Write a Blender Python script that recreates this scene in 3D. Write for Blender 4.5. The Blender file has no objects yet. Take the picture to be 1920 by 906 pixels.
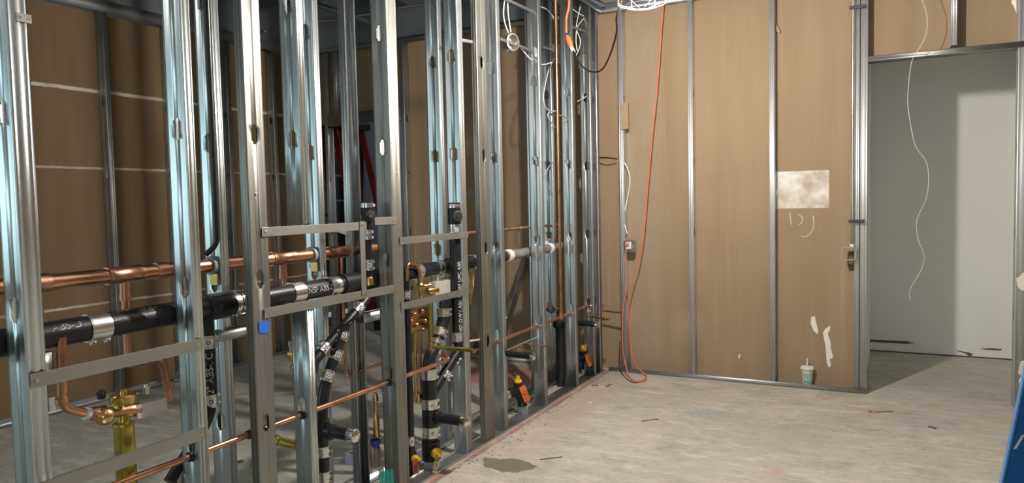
import bpy, math, random
import numpy as np
from mathutils import Vector, Matrix
random.seed(7)
S = bpy.context.scene
COL = S.collection
V3 = lambda *a: np.array(a, float)

# ------------------------------------------------------------------ camera
FPX, YAW, PITCH, ROLL, HC = 1371.32, 0.479206, 0.0542052, -0.0216398, 1.45
_cy, _sy, _cp, _sp, _cr, _sr = math.cos(YAW), math.sin(YAW), math.cos(PITCH), math.sin(PITCH), math.cos(ROLL), math.sin(ROLL)
FWD = V3(-_sy*_cp, _cy*_cp, -_sp); _r0 = V3(_cy, _sy, 0); _u0 = np.cross(_r0, FWD)
RIGHT = _cr*_r0 + _sr*_u0; UP = -_sr*_r0 + _cr*_u0
cam = bpy.data.cameras.new('camera'); co = bpy.data.objects.new('camera', cam); COL.objects.link(co)
cam.sensor_width = 36; cam.lens = FPX/1920*36; cam.clip_start = .02
co.matrix_world = Matrix(((RIGHT[0], UP[0], -FWD[0], 0), (RIGHT[1], UP[1], -FWD[1], 0), (RIGHT[2], UP[2], -FWD[2], HC), (0, 0, 0, 1)))
S.camera = co
def _ray(x, y): return FWD + (x-960)/FPX*RIGHT - (y-453)/FPX*UP
C0 = V3(0, 0, HC)
def onX(x, y, X): d = _ray(x, y); return C0 + d*X/d[0]      # the point of the plane X = const behind a pixel
def onY(x, y, Y): d = _ray(x, y); return C0 + d*Y/d[1]
def onZ(x, y, Z=0.): d = _ray(x, y); return C0 + d*(Z-HC)/d[2]

# ------------------------------------------------------------------ light
S.view_settings.view_transform = 'Standard'; S.view_settings.look = 'None'
S.view_settings.gamma = 1; S.view_settings.use_curve_mapping = False
S.view_settings.exposure = 0.0
w = bpy.data.worlds.new('world'); S.world = w; w.use_nodes = True
w.node_tree.nodes['Background'].inputs[0].default_value = (.50, .60, .60, 1)
w.node_tree.nodes['Background'].inputs[1].default_value = .46
def light(name, kind, loc, power, color, **k):
    l = bpy.data.lights.new(name, kind); l.energy = power; l.color = color
    for a, b in k.items(): setattr(l, a, b)
    o = bpy.data.objects.new(name, l); o.location = loc; COL.objects.link(o); return o
LAMP = V3(-1.085, 3.52, 2.45)
BULB_STRENGTH = 3200.   # the lit bulb of the caged lamp is the room's main light
o = light('daylight_opening', 'AREA', (-6.1, -1.6, 1.66), 46, (.66, .95, 1.0), shape='RECTANGLE', size=5.0, size_y=1.15)
o.rotation_euler = (math.radians(90), 0, math.radians(-24))
o = light('fill_behind_camera', 'AREA', (.6, -2.6, 1.9), 23, (.88, .95, 1.0), shape='RECTANGLE', size=3.0, size_y=1.8)  # unseen cool fill added to light the room; no opening is built
o.rotation_euler = (math.radians(86), 0, math.radians(10))
light('far_room_fill', 'POINT', (-4.1, 6.5, 2.75), 16, (.90, .93, 1.0), shadow_soft_size=.08)  # unseen lamp added to brighten the ladder and board beyond the doorway
light('chase_fill_light', 'POINT', (-3.6, .4, 2.7), 9, (1, .95, .9), shadow_soft_size=.06)  # unseen fill added over the near chase room; no bulb hangs here

# ------------------------------------------------------------------ materials
def mat(name, col, rough=.5, metal=0., emit=None, spec=None, bump=0, bscale=60, var=0, vscale=8, alpha=None, trans=0, coat=0):
    m = bpy.data.materials.new(name); m.use_nodes = True; nt = m.node_tree; N = nt.nodes; L = nt.links
    b = N['Principled BSDF']; b.inputs['Base Color'].default_value = (*col, 1); b.inputs['Roughness'].default_value = rough
    b.inputs['Metallic'].default_value = metal
    if spec is not None: b.inputs['Specular IOR Level'].default_value = spec
    if trans: b.inputs['Transmission Weight'].default_value = trans
    if emit: b.inputs['Emission Color'].default_value = (*emit[0], 1); b.inputs['Emission Strength'].default_value = emit[1]
    tc = N.new('ShaderNodeTexCoord')
    if var:
        n = N.new('ShaderNodeTexNoise'); n.inputs['Scale'].default_value = vscale; n.inputs['Detail'].default_value = 6
        L.new(tc.outputs['Object'], n.inputs['Vector'])
        r = N.new('ShaderNodeValToRGB'); r.color_ramp.elements[0].position = .3; r.color_ramp.elements[1].position = .7
        r.color_ramp.elements[0].color = (*[c*(1-var) for c in col], 1); r.color_ramp.elements[1].color = (*[min(1, c*(1+var)) for c in col], 1)
        L.new(n.outputs['Fac'], r.inputs[0]); L.new(r.outputs[0], b.inputs['Base Color'])
    if bump:
        n = N.new('ShaderNodeTexNoise'); n.inputs['Scale'].default_value = bscale; n.inputs['Detail'].default_value = 4
        L.new(tc.outputs['Object'], n.inputs['Vector'])
        bp = N.new('ShaderNodeBump'); bp.inputs['Strength'].default_value = bump; bp.inputs['Distance'].default_value = .002
        L.new(n.outputs['Fac'], bp.inputs['Height']); L.new(bp.outputs[0], b.inputs['Normal'])
    return m
def galv(name, base, rough, metal=.92):
    m = mat(name, base, rough, metal); nt = m.node_tree; N = nt.nodes; L = nt.links; b = N['Principled BSDF']
    tc = N.new('ShaderNodeTexCoord'); v = N.new('ShaderNodeTexVoronoi'); v.inputs['Scale'].default_value = 220
    L.new(tc.outputs['Object'], v.inputs['Vector'])
    n = N.new('ShaderNodeTexNoise'); n.inputs['Scale'].default_value = 5; n.inputs['Detail'].default_value = 5
    mp = N.new('ShaderNodeMapping'); mp.inputs['Scale'].default_value = (1, 1, .45); L.new(tc.outputs['Object'], mp.inputs[0]); L.new(mp.outputs[0], n.inputs['Vector'])
    mr = N.new('ShaderNodeMapRange'); mr.inputs[3].default_value = rough-.05; mr.inputs[4].default_value = rough+.07
    a = N.new('ShaderNodeMath'); a.operation = 'MULTIPLY_ADD'; a.inputs[1].default_value = .35
    sp = N.new('ShaderNodeSeparateColor'); L.new(v.outputs['Color'], sp.inputs[0])
    L.new(sp.outputs[0], a.inputs[0]); L.new(n.outputs['Fac'], a.inputs[2]); L.new(a.outputs[0], mr.inputs[0]); L.new(mr.outputs[0], b.inputs['Roughness'])
    r = N.new('ShaderNodeMapRange'); r.inputs[3].default_value = .88; r.inputs[4].default_value = 1.05; L.new(a.outputs[0], r.inputs[0])
    mx = N.new('ShaderNodeVectorMath'); mx.operation = 'SCALE'; mx.inputs[0].default_value = base; L.new(r.outputs[0], mx.inputs['Scale']); L.new(mx.outputs[0], b.inputs['Base Color'])
    return m
GALV = galv('galvanised_steel', (.58, .61, .625), .29)
GALV2 = galv('galvanised_strap', (.38, .375, .355), .47)
GALV_B = galv('galvanised_matt', (.66, .68, .69), .46, .72)
GALV_SP = galv('galvanised_spangled', (.31, .31, .29), .43)
GALV_OLD = galv('galvanised_dull', (.52, .54, .55), .46)
DECK = mat('deck_steel', (.30, .335, .36), .5, .75, var=.2, vscale=3)
COPPER = mat('copper', (.62, .33, .205), .30, 1, var=.42, vscale=7)
COPPER_D = mat('tarnished_copper', (.55, .30, .19), .38, 1, var=.35, vscale=14)
BRASS = mat('brass', (.72, .50, .20), .26, 1, var=.2, vscale=20)
GOLD = mat('yellow_brass', (.42, .34, .07), .27, .85, var=.25, vscale=18)
STEEL = mat('stainless_band', (.74, .72, .69), .27, 1, bump=.2, bscale=90)
CHROME = mat('chrome', (.8, .8, .8), .14, 1)
ABS = mat('black_pipe', (.012, .012, .016), .36, bump=.25, bscale=110)
RUBBER = mat('black_rubber', (.02, .02, .022), .6)
WHITE = mat('white_plastic', (.78, .77, .74), .45)
INK = mat('white_ink', (.55, .56, .58), .5)
BLUEINK = mat('blue_ink', (.05, .06, .35), .5)
ORANGE = mat('orange_vinyl', (.85, .16, .05), .4)
SALMON = mat('faded_orange_vinyl', (.78, .22, .15), .45)
TAG = mat('orange_tag', (.80, .17, .03), .5, var=.2, vscale=60)
REDTAG = mat('red_tag', (.5, .10, .07), .5)
YELLOW = mat('yellow_plastic', (.78, .45, .02), .38)
BLACKC = mat('black_cord', (.015, .014, .013), .35)
GYP = mat('white_gypsum', (.80, .77, .70), .8)
PAPER = mat('torn_white_paper', (.85, .80, .70), .8, bump=.4, bscale=80)
CARD = mat('brown_cardboard', (.40, .28, .17), .8, var=.15)
RED = mat('red_fibreglass', (.23, .030, .022), .5, var=.3, vscale=10)
LILAC = mat('lilac_board', (.44, .45, .60), .7, var=.06)
BLUE = mat('blue_fibreglass', (.003, .125, .38), .4)
BLUE_L = mat('light_blue_edge', (.10, .27, .60), .4)
TAPE = mat('blue_tape', (.02, .17, .80), .6)
TEAL = mat('teal_ink', (.02, .42, .42), .5)
CUP = mat('cup_paper', (.80, .75, .70), .5)
TEALF = mat('teal_filament', (.05, .62, .52), .4, trans=.3)
GREYM = mat('grey_painted_metal', (.62, .58, .54), .4, .3)
PVC = mat('grey_plastic', (.36, .36, .35), .5)
WIREM = mat('beige_wire', (.70, .62, .50), .5)
LEAD = mat('dark_wood', (.16, .10, .06), .8)
BULB = mat('lit_bulb', (1, 1, 1), .5, emit=((1, .93, .83), BULB_STRENGTH))
CAGE = mat('white_wire', (.35, .35, .36), .5)
DARKM = mat('dark_metal', (.06, .06, .065), .45, .5)

def patterned(name, base, streak, rough, extra=(), noise=(3, 3, .6), nsc=2.2, fine=.05):
    """colour = base mixed with streak by a stretched noise, then shaped marks on top: extra = (kind, params, colour, amount)."""
    m = bpy.data.materials.new(name); m.use_nodes = True; nt = m.node_tree; N = nt.nodes; L = nt.links; b = N['Principled BSDF']
    b.inputs['Roughness'].default_value = rough; b.inputs['Specular IOR Level'].default_value = .25
    tc = N.new('ShaderNodeNewGeometry'); P = tc.outputs['Position']
    def math_(op, a, b_=None, c=None, clamp=False):
        n = N.new('ShaderNodeMath'); n.operation = op; n.use_clamp = clamp
        for i, q in enumerate((a, b_, c)):
            if q is None: continue
            if isinstance(q, (int, float)): n.inputs[i].default_value = q
            else: L.new(q, n.inputs[i])
        return n.outputs[0]
    def noise_(sc, scale, det=6, rg=.55):
        mp = N.new('ShaderNodeMapping'); mp.inputs['Scale'].default_value = sc; L.new(P, mp.inputs[0])
        n = N.new('ShaderNodeTexNoise'); n.inputs['Scale'].default_value = scale; n.inputs['Detail'].default_value = det; n.inputs['Roughness'].default_value = rg
        L.new(mp.outputs[0], n.inputs['Vector']); return n.outputs['Fac']
    def mix(f, A, B):
        n = N.new('ShaderNodeMix'); n.data_type = 'RGBA'; L.new(f, n.inputs[0]) if not isinstance(f, float) else setattr(n.inputs[0], 'default_value', f)
        for s, q in ((6, A), (7, B)):
            if isinstance(q, tuple): n.inputs[s].default_value = (*q, 1)
            else: L.new(q, n.inputs[s])
        return n.outputs[2]
    sep = N.new('ShaderNodeSeparateXYZ'); L.new(P, sep.inputs[0])
    f = noise_(noise, nsc); f = math_('MULTIPLY_ADD', f, 2.6, -.8, clamp=True)
    c = mix(f, base, streak)
    wob = noise_((1, 1, 1), 9, 5, .7)
    for kind, prm, colr, amt in extra:
        if kind == 'blob':       # centre, radii, softness
            (cx, cy, cz), (rx, ry, rz), soft = prm
            vx = math_('POWER', math_('DIVIDE', math_('SUBTRACT', sep.outputs[0], cx), rx), 2.)
            vy = math_('POWER', math_('DIVIDE', math_('SUBTRACT', sep.outputs[1], cy), ry), 2.)
            vz = math_('POWER', math_('DIVIDE', math_('SUBTRACT', sep.outputs[2], cz), rz), 2.)
            d = math_('SQRT', math_('ADD', math_('ADD', vx, vy), vz))
            d = math_('ADD', d, math_('MULTIPLY_ADD', wob, 1.6, -.8))
            k = math_('MULTIPLY', math_('DIVIDE', math_('SUBTRACT', 1., d), soft, clamp=True), amt)
        elif kind == 'box':
            ax, (c0, h0), (c1, h1), soft = prm
            a0 = math_('SUBTRACT', h0, math_('ABSOLUTE', math_('SUBTRACT', sep.outputs[ax[0]], c0)))
            a1 = math_('SUBTRACT', h1, math_('ABSOLUTE', math_('SUBTRACT', sep.outputs[ax[1]], c1)))
            k = math_('DIVIDE', math_('MINIMUM', a0, a1), soft, clamp=True)
            k = math_('MULTIPLY', k, math_('MULTIPLY_ADD', noise_((1, 1, 1), 6, 4), 2.2*amt, -.45*amt, clamp=True))
        elif kind == 'line':     # value of axis near c within halfwidth, broken by noise
            ax, c0, hw = prm
            d = math_('ABSOLUTE', math_('SUBTRACT', math_('ADD', sep.outputs[ax], math_('MULTIPLY_ADD', wob, .02, -.01)), c0))
            k = math_('MULTIPLY', math_('DIVIDE', math_('SUBTRACT', hw, d), hw*.4, clamp=True), math_('MULTIPLY_ADD', noise_((1, 1, 1), 3, 3), 2.*amt, -.3*amt, clamp=True))
        elif kind == 'grain':    # fine mottling of the given scale
            sc, scale, lo = prm
            k = math_('MULTIPLY', math_('MULTIPLY_ADD', noise_(sc, scale, 8, .7), 4., -4*lo, clamp=True), amt)
        elif kind == 'far':      # past a plane the slab has another finish
            ax, c0, sgn, soft = prm
            k = math_('MULTIPLY', math_('DIVIDE', math_('MULTIPLY', math_('SUBTRACT', sep.outputs[ax], c0), sgn), soft, clamp=True), amt)
        c = mix(k, c, colr)
    fn = noise_((1, 1, 1), 240, 3); fm = math_('MULTIPLY_ADD', fn, fine*2, 1-fine)
    vm = N.new('ShaderNodeVectorMath'); vm.operation = 'SCALE'; L.new(c, vm.inputs[0]); L.new(fm, vm.inputs['Scale'])
    L.new(vm.outputs[0], b.inputs['Base Color'])
    bp = N.new('ShaderNodeBump'); bp.inputs['Strength'].default_value = .15; bp.inputs['Distance'].default_value = .003; L.new(noise_((1, 1, 1), 40, 5), bp.inputs['Height']); L.new(bp.outputs[0], b.inputs['Normal'])
    return m
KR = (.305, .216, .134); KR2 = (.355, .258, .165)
wet = onZ(955, 872)
CONC = patterned('concrete', (.47, .44, .375), (.58, .55, .48), .72, noise=(1, 1, 1), nsc=1.6, fine=.1, extra=[
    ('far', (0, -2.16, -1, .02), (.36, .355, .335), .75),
    ('grain', ((1, 1, 1), 3.2, .48), (.25, .24, .215), .8),
    ('grain', ((1.2, 4, 1), 2.2, .50), (.80, .76, .68), .65),
    ('grain', ((1, 1.6, 1), 18, .50), (.24, .215, .18), .6),
    ('grain', ((.6, 2.2, 1), 7, .52), (.78, .74, .66), .7),
    ('grain', ((1, 1, 1), 60, .56), (.25, .22, .18), .4),
    ('blob', ((-.5, 4.6, 0), (.9, .55, 1), .9), (.30, .31, .31), .35),
    ('blob', ((.3, 6.4, 0), (.8, .6, 1), .8), (.36, .37, .39), .45),
    ('blob', ((.2, 5.2, 0), (.35, .30, 1), .9), (.34, .33, .34), .5),
    ('blob', ((-1.05, 4.9, 0), (.35, .16, 1), .8), (.25, .30, .32), .45),
    ('blob', ((-1.95, 4.6, 0), (.22, 1.5, 1), .7), (.52, .36, .28), .4),
    ('blob', (tuple(onZ(1545, 745)), (.10, .02, 1), .5), (.75, .22, .15), .6),
    ('blob', (tuple(onZ(1510, 748)), (.09, .03, 1), .6), (.75, .25, .18), .4),
    ('blob', (tuple(onZ(1620, 770)), (.12, .03, 1), .8), (.72, .25, .20), .35),
    ('blob', (tuple(onZ(1450, 885)), (.06, .10, 1), .8), (.60, .25, .2), .3),
    ('blob', ((-2.9, 5.3, 0), (.55, .45, 1), .5), (.45, .13, .10), .7),
    ('blob', (tuple(wet), (.17, .105, 1), .12), (.155, .14, .10), .88),
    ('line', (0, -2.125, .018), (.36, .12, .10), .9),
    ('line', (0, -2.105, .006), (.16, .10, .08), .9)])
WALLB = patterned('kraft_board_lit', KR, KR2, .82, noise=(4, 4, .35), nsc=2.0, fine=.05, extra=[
    ('grain', ((6, 6, .5), 2.6, .60), (.56, .44, .31), .35),
    ('box', ((0, 2), (-.60, .19), (1.495, .142), .004), (.80, .78, .74), 1.25),
    ('blob', (tuple(onY(1290, 610, 5.91)), (.17, 1, .17), .9), (.62, .50, .33), .22),
    ('blob', (tuple(onY(1125, 665, 5.91)), (.03, 1, .06), .6), (.75, .10, .15), .8),
    ('blob', (tuple(onY(893, 590, 5.91)), (.10, 1, .16), .4), (.40, .39, .38), .6),
    ('blob', (tuple(onY(882, 362, 5.91)), (.05, 1, .06), .4), (.36, .34, .40), .6),
    ('grain', ((9, 9, .35), 1.6, .60), (.55, .45, .33), .5),
    ('box', ((0, 2), (-1.83, .20), (1.5, 1.6), .10), (.40, .34, .30), .3)])  # upright band: lens flare haze on partly pinkish-grey board, painted into the colour
WALLL = patterned('kraft_board_shaded', (.195, .130, .068), (.235, .162, .09), .82, noise=(3, 3, .5), nsc=2.0, fine=.05, extra=[  # same kraft board as the back wall, shade darkened into its colour
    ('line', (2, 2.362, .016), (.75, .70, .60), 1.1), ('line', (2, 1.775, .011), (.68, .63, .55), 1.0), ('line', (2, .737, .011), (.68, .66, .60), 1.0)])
GREYW = patterned('grey_painted_board', (.84, .84, .81), (.88, .88, .855), .75, noise=(1, 1, 1), nsc=1.1, fine=.04, extra=[('grain', ((1, 1, 1), 1.2, .62), (.70, .66, .60), .25)])
FARW = patterned('grey_block_wall', (.17, .16, .155), (.21, .20, .19), .8)
CEILM = patterned('ceiling_board', (.42, .43, .44), (.46, .47, .48), .7, noise=(1, 1, 1))

# ------------------------------------------------------------------ mesh builder
ROOT = {}
class MB:
    def __init__(s): s.v = []; s.f = []; s.m = []; s.cur = 0
    def add(s, vs, fs):
        n = len(s.v); s.v += [tuple(map(float, v)) for v in vs]; s.f += [tuple(n+i for i in f) for f in fs]; s.m += [s.cur]*len(fs); return s
    def box(s, a, b):
        a, b = np.minimum(a, b), np.maximum(a, b); x0, y0, z0 = a; x1, y1, z1 = b
        return s.add([(x0,y0,z0),(x1,y0,z0),(x1,y1,z0),(x0,y1,z0),(x0,y0,z1),(x1,y0,z1),(x1,y1,z1),(x0,y1,z1)],
                     [(0,3,2,1),(4,5,6,7),(0,1,5,4),(1,2,6,5),(2,3,7,6),(3,0,4,7)])
    def obox(s, c, ex, ey, ez):        # centre and three half-extent vectors
        c, ex, ey, ez = map(np.asarray, (c, ex, ey, ez)); vs = [c+i*ex+j*ey+k*ez for k in (-1, 1) for j in (-1, 1) for i in (-1, 1)]
        return s.add(vs, [(0,2,3,1),(4,5,7,6),(0,1,5,4),(1,3,7,5),(3,2,6,7),(2,0,4,6)])
    def beam(s, p, q, wv, tv):         # bar from p to q with half-width vector wv and half-thickness vector tv
        p, q = np.asarray(p, float), np.asarray(q, float); return s.obox((p+q)/2, (q-p)/2, wv, tv)
    def tube(s, pts, r, n=12, fillet=0, caps=True):
        pts = [np.asarray(p, float) for p in pts]
        if fillet and len(pts) > 2:
            out = [pts[0]]
            for i in range(1, len(pts)-1):
                a, b, c = pts[i-1], pts[i], pts[i+1]; d1 = a-b; d2 = c-b; l1, l2 = np.linalg.norm(d1), np.linalg.norm(d2)
                k = min(fillet, l1*.49, l2*.49); p, q = b+d1/l1*k, b+d2/l2*k
                out += [(1-t)**2*p+2*t*(1-t)*b+t*t*q for t in (0, .2, .4, .6, .8, 1)]
            pts = out+[pts[-1]]
        m = len(pts); rs = r if hasattr(r, '__len__') else [r]*m
        tg = [pts[min(i+1, m-1)]-pts[max(i-1, 0)] for i in range(m)]; tg = [t/(np.linalg.norm(t)+1e-12) for t in tg]
        nrm = np.cross(tg[0], V3(0, 0, 1)); 
        if np.linalg.norm(nrm) < .1: nrm = np.cross(tg[0], V3(1, 0, 0))
        vs = []; fs = []
        for i in range(m):
            nrm = nrm - tg[i]*(nrm@tg[i]); nrm /= np.linalg.norm(nrm); bn = np.cross(tg[i], nrm)
            vs += [pts[i]+rs[i]*(math.cos(2*math.pi*j/n)*nrm+math.sin(2*math.pi*j/n)*bn) for j in range(n)]
        fs = [(i*n+j, i*n+(j+1) % n, (i+1)*n+(j+1) % n, (i+1)*n+j) for i in range(m-1) for j in range(n)]
        if caps: fs += [tuple(range(n-1, -1, -1)), tuple((m-1)*n+j for j in range(n))]
        return s.add(vs, fs)
    def curve(s, pts, r, n=8, sub=5):  # smooth cable through the points
        pts = [np.asarray(p, float) for p in pts]; P = [2*pts[0]-pts[1]]+pts+[2*pts[-1]-pts[-2]]; out = []
        for i in range(1, len(P)-2):
            for k in range(sub):
                t = k/sub; a, b, c, d = P[i-1:i+3]
                out.append(.5*(2*b+(c-a)*t+(2*a-5*b+4*c-d)*t*t+(3*b-a-3*c+d)*t**3))
        return s.tube(out+[pts[-1]], r, n)
    def lathe(s, c, axis, prof, n=20): # prof = [(distance along the axis, radius)]
        c, axis = np.asarray(c, float), np.asarray(axis, float); axis = axis/np.linalg.norm(axis)
        return s.tube2([c+axis*t for t, r in prof], [max(r, 1e-5) for t, r in prof], axis, n)
    def tube2(s, pts, rs, axis, n):
        nrm = np.cross(axis, V3(0, 0, 1)); 
        if np.linalg.norm(nrm) < .1: nrm = np.cross(axis, V3(1, 0, 0))
        nrm /= np.linalg.norm(nrm); bn = np.cross(axis, nrm); m = len(pts)
        vs = [pts[i]+rs[i]*(math.cos(2*math.pi*j/n)*nrm+math.sin(2*math.pi*j/n)*bn) for i in range(m) for j in range(n)]
        fs = [(i*n+j, i*n+(j+1) % n, (i+1)*n+(j+1) % n, (i+1)*n+j) for i in range(m-1) for j in range(n)]
        ends = [] if np.linalg.norm(pts[0]-pts[-1]) < .0015 else [tuple(range(n-1, -1, -1)), tuple((m-1)*n+j for j in range(n))]
        return s.add(vs, fs+ends)
    def prism(s, poly, d):             # polygon (3-D points) pushed by vector d
        n = len(poly); poly = [np.asarray(p, float) for p in poly]; d = np.asarray(d, float)
        return s.add(poly+[p+d for p in poly], [tuple(range(n-1, -1, -1)), tuple(range(n, 2*n))]+[(i, (i+1) % n, n+(i+1) % n, n+i) for i in range(n)])
    def obj(s, name, mats, parent=None, label=None, cat=None, group=None, kind=None, smooth=True, solid=0, bevel=0):
        vs = np.array(s.v)
        if parent is None: off = V3((vs[:, 0].min()+vs[:, 0].max())/2, (vs[:, 1].min()+vs[:, 1].max())/2, vs[:, 2].min())
        else: off = ROOT[parent.name]
        me = bpy.data.meshes.new(name); me.from_pydata([tuple(v-off) for v in vs], [], s.f)
        for mm in (mats if isinstance(mats, (list, tuple)) else [mats]): me.materials.append(mm)
        me.polygons.foreach_set('material_index', s.m)
        if smooth: me.shade_smooth(); me.set_sharp_from_angle(angle=math.radians(38))
        me.update(); o = bpy.data.objects.new(name, me); COL.objects.link(o)
        if parent is None: o.location = off
        else: o.parent = parent
        ROOT[o.name] = off
        if solid: md = o.modifiers.new('solid', 'SOLIDIFY'); md.thickness = solid; md.offset = 0
        if bevel: md = o.modifiers.new('bevel', 'BEVEL'); md.width = bevel; md.segments = 2
        tag(o, label, cat, group, kind); return o
def tag(o, label=None, cat=None, group=None, kind=None):
    if label: o['label'] = label
    if cat: o['category'] = cat
    if group: o['group'] = group
    if kind: o['kind'] = kind
def thing(name, label, cat, loc, group=None):
    o = bpy.data.objects.new(name, None); o.empty_display_size = .05; COL.objects.link(o); o.location = tuple(map(float, loc)); ROOT[o.name] = np.asarray(loc, float); tag(o, label, cat, group); return o
def bx(name, a, b, m, parent=None, **k): return MB().box(a, b).obj(name, m, parent, **k)
def unit(v): v = np.asarray(v, float); return v/np.linalg.norm(v)

# ------------------------------------------------------------------ the setting
WY = 5.91                                   # face of the back wall board; its studs stand in front, face at 5.82
m = MB(); m.box((-6.5, -3.5, -.12), (4.0, 9.5, 0)); m.obj('floor', CONC, kind='structure', smooth=False)
m = MB()
m.box((-4.20, WY, 0), (-.155, WY+.10, 3.06)); m.box((-5.4, WY, 2.30), (-4.20, WY+.10, 3.06)); m.box((-.155, WY, 2.40), (.80, WY+.10, 3.06)); m.box((.85, WY, 0), (3.6, WY+.10, 3.06))
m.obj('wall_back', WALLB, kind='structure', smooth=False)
MB().box((-5.6, WY, 3.061), (3.6, WY+.1, 3.7)).obj('wall_back_upper', DECK, kind='structure', smooth=False)
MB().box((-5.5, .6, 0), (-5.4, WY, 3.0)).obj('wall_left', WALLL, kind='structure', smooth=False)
MB().box((-5.5, .6, 3.0), (-5.4, WY, 3.7)).obj('wall_left_upper', DECK, kind='structure', smooth=False)
m = MB(); m.box((-.9, 7.47, .012), (1.6, 7.57, 2.75)); m.obj('wall_alcove', GREYW, kind='structure', smooth=False)
MB().box((-.24, WY+.10, 0), (-.17, 7.47, 2.75)).obj('wall_alcove_left', GREYW, kind='structure', smooth=False)
MB().box((.98, WY+.10, 0), (1.06, 7.47, 2.75)).obj('wall_alcove_right', GREYW, kind='structure', smooth=False)
MB().box((-.3, WY+.10, 2.75), (1.2, 7.6, 2.82)).obj('ceiling_alcove', GREYW, kind='structure', smooth=False)
MB().box((-2.12, -3.2, 3.075), (3.6, WY, 3.15)).obj('ceiling', CEILM, kind='structure', smooth=False)
m = MB()
for i in range(34):                          # fluted steel deck over the chase room
    x = -5.5+i*.1; m.prism([(x, -3, 3.62), (x+.03, -3, 3.56), (x+.07, -3, 3.56), (x+.1, -3, 3.62), (x+.1, -3, 3.64), (x, -3, 3.64)], (0, WY+3, 0))
m.obj('ceiling_deck', DECK, kind='structure', smooth=False)
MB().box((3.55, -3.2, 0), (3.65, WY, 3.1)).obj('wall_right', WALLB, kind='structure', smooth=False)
MB().box((-6.9, 8.6, 0), (-3.2, 8.7, 3.2)).obj('wall_far_room', FARW, kind='structure', smooth=False)
MB().box((-6.9, WY+.1, 3.0), (-3.2, 8.7, 3.1)).obj('ceiling_far_room', DECK, kind='structure', smooth=False)
MB().box((-6.9, WY+.1, 0), (-6.8, 8.6, 3.0)).obj('wall_far_room_left', FARW, kind='structure', smooth=False)
MB().box((-6.9, WY, 0), (-5.5, WY+.1, 3.0)).obj('wall_far_room_front', FARW, kind='structure', smooth=False)
MB().box((-3.3, WY+.1, 0), (-3.2, 8.6, 3.0)).obj('wall_far_room_right', FARW, kind='structure', smooth=False)

# ------------------------------------------------------------------ channels and studs
RIBS = [(0, 0), (.10, 0), (.16, .0016), (.30, .0016), (.36, 0), (.62, 0), (.68, .0016), (.82, .0016), (.88, 0), (1, 0)]
KNOCK = (.615, 1.175, 1.727, 2.275)
def channel(O, A, B, L, D, F, length, knocks=(), ribs=True, lip=.009):
    """C channel: web D wide along -A, flanges F deep along B, running length along L from O; real knockout holes in the web."""
    O, A, B, L = map(lambda q: np.asarray(q, float), (O, A, B, L))
    m = MB()
    def strip(profile, z0, z1):
        vs = [O+A*a+B*b+L*z for z in (z0, z1) for a, b in profile]; n = len(profile)
        m.add(vs, [(i, i+1, n+i+1, n+i) for i in range(n-1)])
    rb = RIBS if ribs else [(0, 0), (1, 0)]
    front = [(-t_, f*F) for f, t_ in rb][::-1]; rear = [(-D+t_, f*F) for f, t_ in rb]
    if lip: front = [(-lip, F)]+front; rear = rear+[(-D+lip, F)]
    strip(front, 0, length); strip(rear, 0, length)
    cx = -D/2; cols = [0, -.010, -.016, cx+.0155, cx+.008, cx-.008, cx-.0155, -D+.016, -D+.010, -D]
    dep = [0, 0, .0014, .0014, .0014, .0014, .0014, .0014, 0, 0]
    zs = [0.]
    for k in knocks: zs += [k-.037, k-.025, k+.025, k+.037]
    zs.append(length)
    for i in range(len(zs)-1):
        if zs[i+1] <= zs[i]: continue
        band = 'full' if i % 4 == 0 else ('mid' if i % 4 == 2 else 'tip')
        for j in range(len(cols)-1):
            if band == 'tip' and j == 4: continue
            if band == 'mid' and j in (3, 4, 5): continue
            strip([(cols[j], dep[j]), (cols[j+1], dep[j+1])], zs[i], zs[i+1])
    # weld coincident vertices
    q = {}; idx = []; nv = []
    for v in m.v:
        k = tuple(round(c, 5) for c in v)
        if k not in q: q[k] = len(nv); nv.append(v)
        idx.append(q[k])
    m.f = [tuple(idx[i] for i in f) for f in m.f]; m.v = nv
    return m
EX, EY, EZ = V3(1, 0, 0), V3(0, 1, 0), V3(0, 0, 1)
def stud(label, X0, Y0, kind='w', z0=.004, z1=3.03, F=.035, D=.092, group=None, mt=None, shift=0., screws=()):
    kn = [k-z0+shift for k in KNOCK if z0+.05 < k+shift < z1-.05]
    if kind == 'w': O, A, B = (X0, Y0, z0), EX, EY
    elif kind == 'o': O, A, B = (X0, Y0+F, z0), EX, -EY
    elif kind == 'p': O, A, B = (X0, Y0+D, z0), EY, -EX
    elif kind == 'q': O, A, B = (X0-F, Y0+D, z0), EY, EX
    elif kind == 'bw': O, A, B = (X0, Y0+D, z0), EY, -EX      # back wall: flange faces the room, web on the +X side
    elif kind == 'bo': O, A, B = (X0-F, Y0+D, z0), EY, EX      # opening on the +X side
    o = channel(O, A, B, EZ, D, F, z1-z0, kn).obj('metal_stud', mt or GALV, label=label, cat='stud', group=group, solid=.0013)
    if screws:
        for (y, z) in screws: MB().lathe((X0+.0005, y, z), EX, [(0, .005), (.002, .0045), (.003, .002)], 10).obj('screw', STEEL, o)
    return o
XF, XR = -2.15, -2.34
GF, GR, GB, GL = 'front row of metal studs', 'rear row of metal studs in the plumbing chase', 'metal studs against the back wall', 'metal studs of the far left wall'
stud('wide ribbed steel stud at the left edge of the photo, nearest of the front row', XF, 1.172, F=.05, group=GF)
stud('steel stud right of the nearest one, end post of the two low backing straps', XF, 1.73, group=GF)
stud('steel stud with its broad speckled knockout face to the room and blue tape on it', XF, 1.99, 'p', group=GF, mt=GALV_SP, screws=((2.03, 1.5),))
stud('short steel stud hanging above the upper backing strap of the wide plumbing opening', XF, 2.281, z0=1.345, group=GF)
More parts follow.
